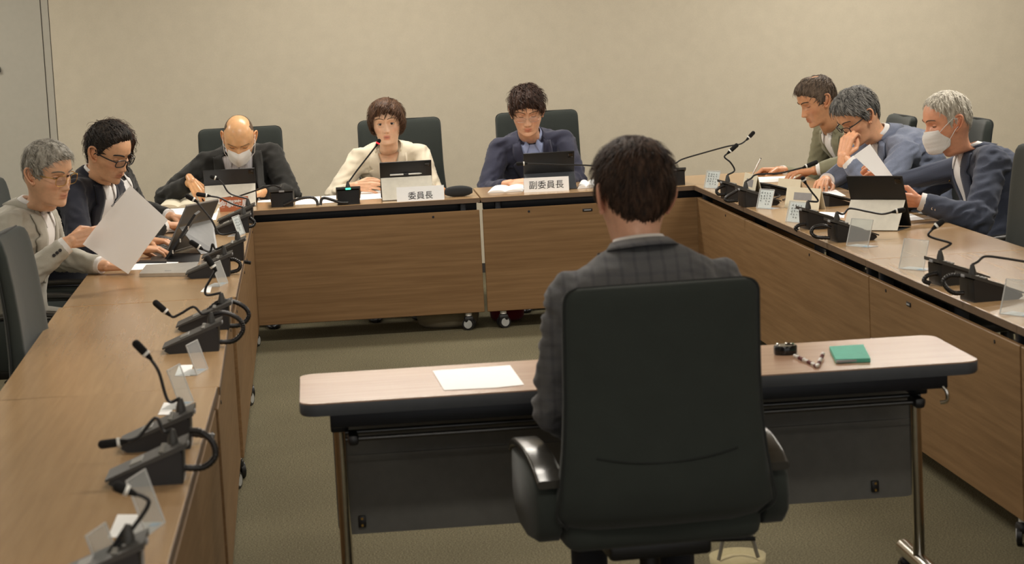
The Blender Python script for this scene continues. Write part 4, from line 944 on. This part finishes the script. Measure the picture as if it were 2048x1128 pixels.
def lowtab(px, rz, label, w=.24, d=.17):
    t = empty('tablet', on(*px), rz, label, 'tablet', 'tablets lying low on wedge covers'); R_ = tiltx(-.0); m = MB()
    R_ = tiltx(.30); m.box(A([0, 0, .036]), (w, d, .009), R=R_, bev=.0035); s = mk('tablet_shell', m, M['tablet_black'], t)
    mk('screen', MB().box(R_ @ A([0, 0, .0052])+A([0, 0, .036]), (w-.014, d-.014, .0008), R=R_), M['screen'], s, smooth=False)
    m = MB(); m.loft([[A([x, -.07, 0]), A([x, .075, 0]), A([x, .07, .05])] for x in (-w/2+.01, w/2-.01)]); mk('wedge_cover', m, M['black'], t); return t
lowtab((1548, 388), -pi/2+pi+.25, 'black tablet lying low before the man in the olive jacket')
lowtab((1668, 408), -pi/2+pi+.2, 'black tablet lying low behind the white envelope')
# laptops on the left tables
def slab_pts(name, pts, th, mat, parent=None, origin=None):
    P_ = [A(p) for p in pts]; n = nrm(np.cross(P_[1]-P_[0], P_[2]-P_[0])); m = MB(); m.loft([P_, [p+n*th for p in P_]]); return mk(name, m, mat, parent, origin, smooth=False)
def laptop_open():
    o = on(375, 505); t = empty('laptop', o, 0, 'grey detachable laptop standing on its kickstand, back to the camera', 'laptop'); t['o0'] = list(map(float, o))
    a, b = on(342, 506), on(408, 493); Yc = a[1]
    tl, tr = aty(371, 413, Yc+.02), aty(435, 399, Yc+.20)
    bl, br = on(331, 505, .712), on(402, 484, .712); tl = bl+A([.145, .03, .20]); 
    tl = aty(371, 413, bl[1]+.03); tr = aty(435, 400, br[1]+.03)
    slab_pts('screen_shell', [bl, br, tr, tl], .007, M['slate'], t)
    off = (tl-bl)*.0
    slab_pts('rim', [tl, tr, tr+A([0, 0, .006]), tl+A([0, 0, .006])], .006, M['silvermetal'], t)
    k0, k1 = bl+(tl-bl)*.55+A([.012, -.012, 0]), br+(tr-br)*.55+A([.012, -.012, 0])
    slab_pts('kickstand', [k0, k1, on(436, 503, .703), on(402, 508, .703)], .003, M['slate'], t)
    kb = [on(262, 492, .703), on(302, 466, .703), br+A([0, 0, -.006]), bl+A([0, 0, -.006])]; kbd = slab_pts('keyboard', kb, .006, M['slate'], t)
    g = MB()
    for i in range(5):
        for j in range(11):
            u, v = .10+.07*j, .16+.15*i; q = kb[0]*(1-u)*(1-v)+kb[3]*u*(1-v)+kb[2]*u*v+kb[1]*(1-u)*v; g.box(q+A([0, 0, .0075]), (.012, .016, .002))
    mk('keys', g, M['black'], kbd, smooth=False)
laptop_open()
def laptop_edge():
    t0 = on(325, 520, .703); t = empty('tablet', t0, 0, 'slim dark tablet standing edge-on in a black stand beside the grey laptop', 'tablet'); t['o0'] = list(map(float, t0))
    Yt = on(325, 520)[1]
    a = aty(392, 430, Yt); b = aty(332, 522, Yt); e = A([.012, .15, .0])
    slab_pts('tablet_shell', [b, a, a+e, b+e], .010, M['tablet_black'], t)
    m = MB()
    for k in (.2, .45, .72): q = b+(a-b)*k; m.box(q+A([.004, -.004, 0]), (.006, .006, .016))
    mk('ports', m, M['chrome'], t)
    kb = [on(300, 524, .702), on(305, 506, .702), on(402, 506, .702), on(398, 524, .702)]; slab_pts('stand_base', kb, .008, M['black'], t)
laptop_edge()
c0 = [(278, 551), (288, 537), (396, 531), (392, 551)]
lp = flat('laptop', [(279, 554), (293, 536), (398, 530), (388, 552)], M['silvermetal'], 'thin silver laptop lying closed in front of the man in the light grey suit', 'laptop', th=.014)
lc = (on(336, 541, .716)); mk('lid_mark', MB().box(lc, (.026, .007, .0008)), M['greyink'], lp, smooth=False)
# papers, files, small things
def sheet_stack(pts, n, label, cat, group=None, seed=1, mat='paper', name='paper_sheet'):
    r = random.Random(seed)
    for i in range(n):
        dx, dy = r.uniform(-2, 2)*(i > 0), r.uniform(-1, 1)*(i > 0)
        o = flat(name, [(x+dx, y+dy) for x, y in pts], M[mat], label, cat, th=.0012, z=HT+.0006+.0016*i, group=group if n > 1 else None)
sheet_stack([(204, 542), (215, 529), (358, 520), (356, 528), (280, 540)], 1, 'loose white sheets under the hands of the man in the light grey suit', 'paper', seed=3)
flat('pen', [(268, 527), (270, 524), (333, 522), (333, 526)], M['black'], 'dark pen lying on the loose sheets by the grey-suited man', 'pen', th=.008, z=HT+.002)
sheet_stack([(300, 446), (340, 418), (440, 412), (432, 440)], 1, 'white sheets spread behind the standing laptop', 'paper', seed=5)
flat('document_folder', [(296, 468), (322, 440), (378, 437), (368, 462)], M['silvermetal'], 'flat grey folder under the coloured leaflet on the left-hand table', 'folder', th=.012, z=HT+.004)
lf = flat('leaflet', [(318, 452), (333, 433), (374, 431), (366, 450)], plain('leaflet_olive', (112, 102, 62), .6), 'small printed leaflet with a yellow bow picture', 'leaflet', th=.001, z=HT+.018)
m = MB(); cc = on(345, 441, .7195)
for dx, dy in ((-.022, .0), (.022, 0), (0, .01), (0, -.012)): m.sphere(cc+A([dx, dy, 0]), (.018, .012, .0012), 10, 6)
mk('yellow_print', m, plain('yellow_print', (228, 200, 40), .6), lf)
def openbook(pts, label, h=.022, mat='paper_cream'):
    P_ = [on(x, y, HT+.001) for x, y in pts]; n = 12; rows = []
    for i in range(n+1):
        u = i/n; z = h*(abs(sin(u*2*pi))**.6*.8+.25)*(1 if 0 < u < 1 else .4); a = P_[0]*(1-u)+P_[1]*u; b = P_[3]*(1-u)+P_[2]*u; rows.append([a, b, b+A([0, 0, z]), a+A([0, 0, z])])
    m = MB(); m.loft(rows); c = sum(P_)/4; o = mk('open_booklet', m, M[mat], origin=c, angle=60); return tag(o, label, 'booklet')
openbook([(313, 418), (400, 414), (398, 400), (330, 402)], 'open cream booklet at the left end of the back table', .02)
openbook([(975, 386), (1046, 383), (1050, 372), (985, 375)], 'open white booklet beside the right hand of the woman in navy', .012, 'paper')
openbook([(1155, 378), (1190, 375), (1192, 364), (1160, 366)], 'open white booklet partly hidden by the head of the seated man', .016, 'paper')
sheet_stack([(515, 405), (518, 394), (545, 392), (545, 404)], 1, 'white sheet beside the left unit on the back table', 'paper')
sheet_stack([(590, 410), (592, 396), (640, 393), (640, 408)], 1, 'white sheet right of the bald man microphone unit on the back table', 'paper')
sheet_stack([(643, 407), (643, 393), (674, 391), (672, 405)], 1, 'white sheet left of the switched-on microphone unit', 'paper')
sheet_stack([(720, 400), (722, 384), (762, 381), (764, 397)], 1, 'white sheet under the hand of the woman in cream', 'paper')
# phone on a small stand by the bald man's hand
t0 = on(415, 402); t = empty('smartphone', t0, 0, 'smartphone propped on a small black stand under the bald man hand', 'phone'); t['o0'] = list(map(float, t0)); Yp = t0[1]
a, b, c_, d_ = aty(401, 396, Yp), aty(420, 392, Yp+.02), aty(431, 360, Yp+.04), aty(410, 369, Yp+.02); slab_pts('phone_body', [a, b, c_, d_], .010, M['slate'], t)
mm = MB(); mm.tube([aty(398, 392, Yp-.01), aty(424, 394, Yp-.01)], .010, 10); mm.tube([aty(410, 393, Yp), on(412, 402)], .006, 8); mm.tube([on(412, 402, .703), on(412, 402, .710)], .028, 14); mk('phone_stand', mm, M['black'], t)
cd1 = [on(398, 432, .703), on(430, 426, .703), aty(440, 410, on(430, 426)[1]+.02), aty(424, 402, on(398, 432)[1]+.02)]
tag(slab_pts('paper_card', cd1, .0015, M['paper_cream'], origin=cd1[0]), 'cream card leaning against the brown name plate', 'card')
flat('smartphone', [(405, 468), (410, 458), (440, 455), (438, 466)], M['black_gloss'], 'black smartphone lying behind the standing laptop', 'phone', th=.009)
# pencil case
m = MB(); c = on(918, 394); rg = []
for k in range(11):
    u = k/10; x = -.075+.15*u; s = (sin(pi*min(max(u*.94+.03, 0), 1)))**.35; rg.append([c+A([x, .035+.030*s*cos(a), max(.0, .028+.030*s*sin(a))]) for a in [2*pi*j/14 for j in range(14)]])
m.loft(rg); pc = mk('pencil_case', m, M['charcoal_soft'] if 'charcoal_soft' in M else fabric('case_cloth', (44, 46, 48)), origin=c, smooth='all'); tag(pc, 'dark soft pencil case at the end of the back left table', 'pencil case')
m = MB(); m.sphere(c+A([-.083, .045, .030]), (.020, .026, .026), 12, 8); mk('orange_end', m, plain('orange_cloth', (232, 160, 96), .8), pc)
# right hand tables: envelope, card, papers
def standcard(pa, pb, h, label, mat='paper_cream', win=True, cat='envelope', name='envelope', lean=.22):
    a, b = on(*pa), on(*pb); c = (a+b)/2; w = np.linalg.norm(b-a); rz = math.atan2(b[1]-a[1], b[0]-a[0]); t = empty(name, c, rz, label, cat); R_ = tiltx(-lean)
    mk('paper_panel', MB().box(R_ @ A([0, 0, h/2]), (w, .002, h), R=R_), M[mat], t, smooth=False); mk('back_flap', MB().box(R_.T @ A([0, 0, h/2])+A([0, h*sin(lean)*2, 0]), (w, .002, h), R=R_.T), M[mat], t, smooth=False)
    if win: mk('grey_window', MB().box(R_ @ A([0, -.0016, h*.58]), (w*.52, .001, h*.36), R=R_), M['greyink'], t, smooth=False)
    return t
standcard((1569, 415), (1637, 420), .098, 'white folded card with a grey printed window standing on the right-hand table')
standcard((1483, 386), (1508, 394), .105, 'narrow white card with a grey window behind the farthest right-hand units')
standcard((1555, 376), (1600, 379), .05, 'low white paper tent in front of the man in the olive jacket', win=False, name='paper_tent', cat='paper')
sheet_stack([(1500, 366), (1505, 355), (1590, 352), (1592, 362)], 1, 'white sheet being written on by the man in the olive jacket', 'paper')
sheet_stack([(1640, 395), (1638, 381), (1672, 380), (1692, 392)], 1, 'white sheet under the elbow of the man in the blue jacket', 'paper')
sheet_stack([(1632, 432), (1640, 424), (1690, 426), (1688, 436)], 1, 'white sheet lying left of the white tablet cover', 'paper')
sheet_stack([(1796, 432), (1822, 428), (1850, 439), (1800, 444)], 1, 'white sheet on the table below the sleeve of the white-haired man', 'paper')
# eyeglasses-like cable tangle near olive
m = MB(); P_ = [on(1545, 398, .706), on(1560, 392, .712), on(1552, 386, .708), on(1570, 383, .714), on(1580, 392, .708), on(1566, 400, .706)]
m.tube(bez(P_, 6), .004, 7); tag(mk('audio_cable', m, M['cable'], origin=P_[0]), 'short black cable curled behind the tilted written card', 'cable')
# things on the small table
def on2(x, y, z=HT): return on(x, y, z)
flat('paper_sheet', [(888, 781), (865, 742), (1020, 731), (1048, 770), (990, 776)], M['paper'], 'blank white sheet lying on the small table left of the seated man', 'paper')
m = MB(); q = [on(1672, 727), on(1741, 725), on(1727, 697), on(1659, 701)]; m.loft([[p+A([0, 0, z]) for p in q] for z in (.001, .012)]); nb = mk('notebook', m, M['teal'], origin=q[0], angle=20); tag(nb, 'teal-covered notebook lying on the small table', 'notebook')
mk('notebook_pages', MB().box((q[0]+q[1])/2+A([0, .004, .0065]), (np.linalg.norm(q[1]-q[0])*.97, .012, .006)), M['greyink'], nb, smooth=False)
c = on(1571, 708); m = MB(); m.loft([[c+A([.034*k*cos(a), .030*k*sin(a), z]) for a in [2*pi*j/24 for j in range(24)]] for z, k in ((.001, .96), (.004, 1), (.022, 1), (.026, .93))]); w = mk('round_case', m, M['black_gloss'], origin=c, angle=30); tag(w, 'low round glossy black case on the small table by the man right side', 'case')
m = MB()
for a0 in (.3, 2.2): m.tube([c+A([.026*cos(a0+k*.16), .022*sin(a0+k*.16), .0275]) for k in range(8)], .0028, 8)
mk('metal_trim', m, M['chrome'], w)
m = MB(); P_ = bez([on(1590, 712, .706), on(1608, 720, .706), on(1625, 728, .705), on(1634, 732, .706), on(1640, 722, .708), on(1646, 708, .712)], 4)
bd = MB(); bw = MB()
for i, p in enumerate(P_): (bd if (i//2) % 2 else bw).sphere(p, .0058, 10, 7)
br = mk('bead_strap', bd, plain('dark_red_bead', (96, 40, 42), .15), origin=P_[0]); tag(br, 'string of dark red and clear beads beside the round black case', 'beads'); mk('clear_beads', bw, M['silvermetal'], br)
# bags on the floor
def bag(px, py, label, col, rx=.13, ry=.10, h=.16):
    c = on(px, py, 0); m = MB(); rg = []
    for z, k in ((0.002, .82), (.02, 1), (.06, 1.05), (h*.7, .9), (h, .62), (h+.01, .2)): rg.append([c+A([rx*k*cos(a)*(1+.05*sin(3*a)), ry*k*sin(a), z]) for a in [2*pi*j/20 for j in range(20)]])
    m.loft(rg); b = mk('bag', m, fabric('bag_%s' % label[:6], col), origin=c, smooth='all'); tag(b, label, 'bag')
    h_ = MB(); h_.tube(bez([c+A([-.06, 0, h]), c+A([-.03, 0, h+.09]), c+A([.03, 0, h+.09]), c+A([.06, 0, h])], 5), .006, 8); mk('handle', h_, M['dkgrey2'], b); return b
bag(897, 652, 'pale cloth bag on the floor under the back table', (150, 142, 120), .16, .10, .17)
bag(1015, 640, 'dark red bag on the floor under the back table beside the castors', (120, 30, 48), .09, .07, .16)
bag(1478, 1150, 'beige tote bag on the carpet beside the front chair', (168, 156, 118), .08, .10, .05)

# ------------------------------------------------------------------ people
J = {}
J['grey'] = fabric('grey_suit', (172, 168, 156), var=.08, big=.1); J['navyd'] = fabric('dark_navy_suit', (33, 35, 46)); J['black'] = fabric('black_suit', (38, 38, 36))
J['cream'] = fabric('cream_jacket', (228, 218, 196), var=.05); J['navy'] = fabric('navy_jacket', (58, 60, 78)); J['check'] = fabric('checked_suit', (92, 92, 94), stripes=[('X', 9, .80), ('Z', 9, .90)])
J['olive'] = fabric('olive_jacket', (136, 134, 110), var=.08); J['blue'] = fabric('blue_jacket', (118, 126, 146), var=.16, scale=260); J['slate'] = fabric('slate_suit', (72, 78, 94))
S_W = fabric('white_shirt', (234, 232, 230), var=.03, bs=.1); S_B = fabric('light_blue_shirt', (160, 174, 214), var=.05, bs=.1); S_S = fabric('striped_shirt', (214, 213, 218), var=.03, stripes=[('X', 22, .86)])
T_D = fabric('dark_trousers', (40, 41, 46)); T_G = fabric('grey_trousers', (150, 147, 138))
DOWN = (0, 0, -1)
# 1 light grey suit, left
hp_ = aty(96, 345, 9.25)
Rw = aty(142, 482, 9.02)
person(dict(label='older man in a light grey suit and gold-rimmed glasses holding up a white sheet', skin=(210, 166, 134), hs=1.02, head=hp_, head_dir=(-36, 14, 3), neck=aty(60, 422, 9.36), pelvis=A([-1.30, 9.38, .56]), chest=-14, fat=1.10, old=1, hunch=.035, girth=1.06,
    eye_open=.66, gaze=(0, -12), brow=(120, 112, 100), lip=(.82, .62, .60), jacket=J['grey'], shirt=S_W, trousers=T_G, sleeve_buttons='R', btn_dir=(.3, -1, .2), wrinkle=1.25, lapel=.046,
    handR=dict(wrist=Rw, elbow=Rw+A([-.16, -.20, -.30]), dir=nrm((.95, .18, .16)), palm=nrm((.12, 1, -.15)), curl=(.50, .58, .62, .66), thumb=.8), handL=dict(wrist=aty(212, 532, 9.62), elbow=A([-1.25, 9.95, .70]), dir=(1, -.2, 0), palm=(0, -.5, 1), curl=.4),
    hair=dict(line=[.066, .064, .050, .036, .022, -.014, -.012, .022, -.03, -.07, -.085], top=.012, side=.007, col=((92, 88, 80), (176, 172, 162)), part=.035, flow=(-.9, .2, 0), rough=.003, seed=3, len=.045, front=.004, mess=.12, lift=.004, lw=.0018, locks=1800), glasses=dict(mat=M['gold'], w=.025, h=.020, y=.004)))
# 2 young man navy
person(dict(label='man in a dark navy suit and black-rimmed glasses looking down beside the grey-suited man', skin=(210, 162, 126), hs=1.02, head=aty(217, 303, 10.25), head_dir=(-33, 27, 4), neck=aty(193, 362, 10.36), pelvis=A([-1.24, 10.42, .56]), chest=-22,
    eye_open=.10, gaze=(0, -30), stubble=.12, brow=(30, 26, 24), browt=1.3, jacket=J['navyd'], shirt=S_W, trousers=T_D, pin=(-.10, -.09), fat=.98, girth=.95,
    handR=dict(wrist=A([-.84, 10.15, .745]), elbow=A([-1.2, 9.9, .75]), dir=(1, .2, -.1), palm=DOWN), handL=dict(wrist=A([-.82, 10.5, .745]), elbow=A([-1.2, 10.9, .75]), dir=(1, -.3, -.1), palm=DOWN),
    hair=dict(line=[.082, .080, .066, .048, .032, -.022, -.018, .02, -.03, -.078, -.092], top=.014, side=.003, front=.010, col=((16, 14, 13), (50, 42, 36)), flow=(0, .7, .8), lift=.008, mess=.28, lw=.002, locks=1800, seed=5, rough=.006, len=.026), glasses=dict(mat=M['black'], w=.026, h=.0165, r=.0024, rt=.0028, y=.004)))
# 10 curly person behind
person(dict(label='dark-haired person with long curls, mostly hidden behind the man in the dark navy suit', skin=(214, 168, 136), hs=.96, head=aty(221, 300, 11.30), head_dir=(-25, 15, 0), neck=aty(222, 358, 11.36), pelvis=A([-1.12, 11.46, .56]), chest=-15,
    eye_open=.3, jacket=J['black'], shirt=S_W, trousers=T_D, handR=dict(wrist=A([-.78, 11.2, .745]), elbow=A([-1.1, 11.0, .75]), dir=(1, .2, -.1), palm=DOWN), handL=dict(wrist=A([-.78, 11.6, .745]), elbow=A([-1.1, 12.0, .75]), dir=(1, -.3, -.1), palm=DOWN),
    hair=dict(line=[.05, .04, -.02, -.11, -.14, -.16, -.18, -.2, -.2, -.2, -.2], top=.03, side=.030, col=((28, 20, 16), (72, 50, 38)), rough=.016, mess=1.2, lift=.02, seed=8, len=.05, locks=1500)))
# 3 bald man
person(dict(label='bald man in a black suit with a white face mask bent over his tablet', skin=(220, 172, 126), shine=.30, hs=1.05, head=aty(478, 276, 12.98), head_dir=(-93, 40, -3), neck=aty(474, 302, 13.16), pelvis=A([-.47, 13.33, .56]), chest=-90, fat=1.12, girth=1.12, sleeve=1.12,
    eye_open=.0, gaze=(0, -40), brow=(110, 84, 62), browt=.6, jacket=J['black'], shirt=S_S, trousers=T_D, vee=(-.03, -.42, .085), lapel=.05, shirt_buttons=(-.085, -.17), mask=True, cuffs=False, shoulder=.188,
    handR=dict(wrist=aty(384, 363, 12.90), elbow=aty(350, 376, 13.15), dir=nrm((.40, -.60, -.62)), palm=nrm((.2, .5, -.8)), curl=(.25, .35, .4, .45), thumb=.7), handL=dict(wrist=aty(518, 386, 12.80), elbow=aty(566, 378, 13.0), dir=(-.8, -.6, -.1), palm=DOWN),
    hair=dict(line=[.3, .3, .3, .3, .20, .045, .03, .02, -.03, -.07, -.085], top=.0035, side=.0022, col=((70, 58, 48), (110, 92, 76)), bald=(0, -.01, .10, .060), baldy=1, rough=.001, locks=120, len=.012, lift=.002, lw=.001, feather=.04, seed=2)))
# 4 woman cream
person(dict(label='woman with short brown hair in a cream jacket speaking into a microphone', skin=(228, 186, 154), hs=1.03, head=aty(774, 248, 13.0), head_dir=(-96, -2, 2), neck=aty(777, 300, 13.12), pelvis=A([.36, 13.33, .56]), chest=-93, bs=.93, fat=.96,
    eye_open=1.0, gaze=(0, 4), lip=(.78, .44, .44), mw=.78, long=.94, nose=.85, skin_to=.55, brow=(88, 66, 52), browt=.6, browz=.003, jacket=J['cream'], shirt=S_W, trousers=T_D, vee=(-.03, -.26, .052), lapel=.050, lapelmat=J['cream'], collar=False, pin=(.085*-1, -.135), cuffs=False,
    handR=dict(wrist=aty(712, 372, 12.85), elbow=aty(690, 372, 13.02), dir=nrm((.9, -.4, .02)), palm=nrm((.1, .9, -.4)), curl=(.35, .4, .45, .5), thumb=.4), handL=dict(wrist=aty(812, 380, 12.75), elbow=aty(864, 372, 12.98), dir=(-.8, -.5, -.1), palm=DOWN), cuffback=.06,
    hair=dict(line=[.052, .046, .036, .018, -.020, -.042, -.052, -.052, -.055, -.08, -.09], margin=.010, jag=2.2, top=.027, side=.027, front=.008, back=.010, col=((50, 34, 26), (104, 76, 56)), rough=.003, flow=(.8, .3, -.3), seed=4, len=.045, mess=.12, lift=.005, gl=.35, part=-.03, locks=1300)))
# 5 woman navy
person(dict(label='woman with short dark hair and thin glasses in a navy jacket and light blue shirt', skin=(220, 172, 140), hs=1.05, head=aty(1054, 222, 12.98), head_dir=(-95, 20, 0), neck=aty(1062, 276, 13.12), pelvis=A([1.18, 13.35, .56]), chest=-92, fat=1.10, bs=.98, mw=.85, long=.96, nose=.9,
    eye_open=.05, lip=(.84, .52, .50), brow=(52, 38, 32), browt=.6, jacket=J['navy'], shirt=S_B, trousers=T_D, vee=(-.03, -.34, .062), lapel=.044, pin=(-.115, -.105), shirt_buttons=(-.09, -.155), cuffs=False, girth=1.05, sleeve=1.08,
    handR=dict(wrist=aty(1022, 367, 12.80), elbow=aty(984, 372, 13.0), dir=nrm((.9, -.35, .05)), palm=nrm((0, .5, -.9)), curl=(.4, .5, .5, .5), thumb=.6), handL=dict(wrist=aty(1112, 372, 12.72), elbow=aty(1168, 368, 12.98), dir=(-.9, -.4, 0), palm=DOWN), cuffback=.06,
    hair=dict(line=[.050, .044, .030, .010, -.010, -.018, -.010, -.020, -.05, -.085, -.095], margin=.012, top=.026, side=.013, front=.012, col=((30, 20, 16), (70, 48, 38)), rough=.008, flow=(-.5, .4, -.1), seed=9, len=.045, mess=.35, lift=.014, gl=.38, part=.01, locks=1300), glasses=dict(mat=M['silver'], w=.025, h=.014, r=.0007, rt=.001, y=.003, z=-.008)))
# 6 man in front
person(dict(label='dark-haired man in a dark checked suit seen from behind in the front chair', skin=(204, 156, 130), hs=1.09, head=aty(1267, 394, 5.92), head_dir=(99, 16, 4), neck=aty(1280, 478, 5.80), pelvis=A([.79, 5.72, .56]), chest=94, hunch=.02, shoulder=.195, drop=.118, raise_=0,
    eye_open=.4, jacket=J['check'], shirt=S_W, trousers=T_D, wrinkle=.9, sleeve=1.02,
    handR=dict(wrist=A([.95, 6.06, .60]), elbow=aty(1508, 800, 5.62), dir=(-.5, .8, -.1), palm=DOWN), handL=dict(wrist=A([.62, 6.02, .60]), elbow=aty(1066, 800, 5.66), dir=(.5, .8, -.1), palm=DOWN),
    hair=dict(line=[.07, .07, .06, .045, .03, -.02, -.018, .012, -.04, -.072, -.082], top=.024, side=.010, back=.010, backz=.04, col=((24, 18, 15), (74, 54, 42)), rough=.006, flow=(.2, -.1, -.2), seed=12, feather=.03, len=.040, mess=.16, lift=.006, locks=3000, lw=.0014, wx=.02)))
# 7 olive
person(dict(label='man with thinning hair in an olive jacket writing on a sheet at the right corner', skin=(198, 146, 110), shine=.34, hs=1.06, head=aty(1634, 200, 12.42), head_dir=(193, 24, 0), neck=aty(1672, 258, 12.50), pelvis=A([2.98, 12.62, .56]), chest=196, old=.6,
    eye_open=.1, brow=(60, 48, 40), jacket=J['olive'], shirt=S_W, trousers=T_D, wrinkle=1.0, hunch=.05, sleeve=1.0,
    handR=dict(wrist=aty(1556, 341, 12.60), elbow=aty(1650, 352, 12.74), dir=nrm((-1, .0, .0)), palm=nrm((.2, -.4, -.8)), curl=(.55, .65, .8, .9), thumb=.9), handL=dict(wrist=A([2.55, 12.15, .745]), elbow=A([2.9, 11.9, .8]), dir=(-1, .2, 0), palm=DOWN),
    hair=dict(line=[.062, .060, .050, .034, .020, -.022, -.024, .02, -.035, -.072, -.085], top=.013, side=.009, col=((52, 44, 38), (112, 96, 82)), bald=(0, -.035, .112, .032), rough=.003, flow=(0, .9, .2), seed=15, len=.036, lift=.006, locks=1000, front=.006)))
# 8 blue
bw_ = aty(1686, 312, 11.30)
person(dict(label='grey-haired man in a blue-grey jacket and black glasses leaning his face on his hand', skin=(218, 166, 130), hs=1.08, head=aty(1716, 232, 11.48), head_dir=(196, 34, 0), neck=aty(1768, 274, 11.55), pelvis=A([3.00, 11.62, .56]), chest=190, old=.5, hunch=.06, girth=1.1, shoulder=.19,
    eye_open=.1, brow=(70, 64, 58), jacket=J['blue'], shirt=S_W, trousers=T_D, wrinkle=1.35, sleeve=1.12, cuffback=.05,
    handL=dict(wrist=bw_, elbow=aty(1712, 378, 11.22), dir=nrm((.30, .15, .9)), palm=nrm((.6, .8, -.1)), curl=(.62, .68, .72, .78), thumb=.8), handR=dict(wrist=A([2.48, 11.55, .745]), elbow=A([2.7, 11.95, .72]), dir=(-.4, -.9, 0), palm=DOWN),
    hair=dict(line=[.060, .060, .050, .034, .020, -.022, -.022, .018, -.035, -.072, -.085], top=.020, side=.008, front=.008, col=((44, 44, 44), (138, 136, 132)), rough=.007, flow=(0, -.7, .2), seed=18, len=.048, lift=.006, mess=.16, lw=.002, locks=1800), glasses=dict(mat=M['black'], w=.026, h=.015, r=.002, rt=.0026, y=.004)))
# 9 white hair
person(dict(label='white-haired man in a slate blue suit and white face mask reading a sheet', skin=(218, 158, 126), shine=.36, hs=1.06, head=aty(1894, 243, 9.95), head_dir=(187, 12, 0), neck=aty(1946, 306, 10.03), pelvis=A([2.90, 9.98, .56]), chest=186, old=1, hunch=.05, girth=1.06,
    eye_open=.3, brow=(120, 96, 80), jacket=J['slate'], shirt=S_W, trousers=T_D, mask=True, pin=(.095, -.12), sleeve_buttons='L', btn_dir=(0, -1, -.3), btn_mat=M['silver'], sleeve=1.12, wrinkle=1.2, vee=(-.03, -.30, .058),
    handL=dict(wrist=aty(1838, 402, 9.76), elbow=aty(1948, 432, 9.72), dir=nrm((-1, .08, .12)), palm=nrm((-.1, .9, .4)), curl=(.8, .85, .9, .9), thumb=.9), handR=dict(wrist=A([2.42, 10.05, .86]), elbow=A([2.7, 10.35, .74]), dir=(-.9, -.3, .2), palm=(0, -.8, .5), curl=.6), cuffback=.02,
    hair=dict(line=[.078, .072, .058, .040, .026, -.018, -.012, .022, -.03, -.070, -.085], top=.009, side=.005, col=((150, 144, 132), (214, 208, 194)), rough=.003, flow=(0, -.5, 0), seed=21, len=.034, lift=.006, locks=800, feather=.035)))
# held papers and pen
def curved_sheet(pts, label, bend, name='paper_sheet', n=10):
    a, b, c, d = [A(p) for p in pts]; nn = nrm(np.cross(b-a, d-a)); rows = []
    for i in range(n+1):
        v = i/n; rows.append([(a*(1-u)+b*u)*(1-v)+(d*(1-u)+c*u)*v+nn*bend*(4*v*(1-v)+.4*sin(3*u+2*v)) for u in [k/n for k in range(n+1)]])
    T = A(rows).reshape(-1, 3); V = np.vstack([T, T+nn*.0006]); k = n+1; o = k*k; F = []
    for i in range(n):
        for j in range(n): q = i*k+j; F += [(q, q+1, q+k+1, q+k), (o+q, o+q+k, o+q+k+1, o+q+1)]
    for i in range(n): F += [(i, i+1, o+i+1, o+i), (n*k+i, o+n*k+i, o+n*k+i+1, n*k+i+1), (i*k, o+i*k, o+(i+1)*k, (i+1)*k), (i*k+n, (i+1)*k+n, o+(i+1)*k+n, o+i*k+n)]
    return tag(mk(name, (V, F), M['sheet'], origin=a), label, 'paper')
hs_ = curved_sheet([aty(261, 371, 9.10), aty(336, 440, 9.22), aty(256, 548, 9.12), aty(166, 489, 8.98)], 'large white sheet held up by the man in the light grey suit', .006)
ma = aty(228, 417, 9.03); mb_ = aty(248, 390, 9.06); mm = MB(); mm.tube([aty(223, 413, 8.985), aty(228, 408, 8.99)], .0035, 6); mm.tube([aty(231, 404, 8.99), aty(246, 387, 9.0)], .0028, 6); mk('printed_mark', mm, M['greyink'], hs_)
curved_sheet([aty(1740, 288, 9.86), aty(1796, 366, 9.84), aty(1774, 374, 9.74), aty(1708, 311, 9.76)], 'narrow folded white sheet held by the white-haired masked man', .003)
p0 = aty(1504, 352, 12.6); p1 = aty(1521, 318, 12.62); mm = MB(); mm.tube([p0, p0+(p1-p0)*.12, p0+(p1-p0)*.15, p1], [.001, .004, .0052, .0048], 10); pn = mk('pen', mm, M['silvermetal'], origin=p0); tag(pn, 'silver pen in the writing hand of the man in the olive jacket', 'pen')
mm = MB(); mm.tube([p1-(p1-p0)*.05, p1+(p1-p0)*.05], .0035, 8); mk('pen_cap', mm, M['black'], pn)
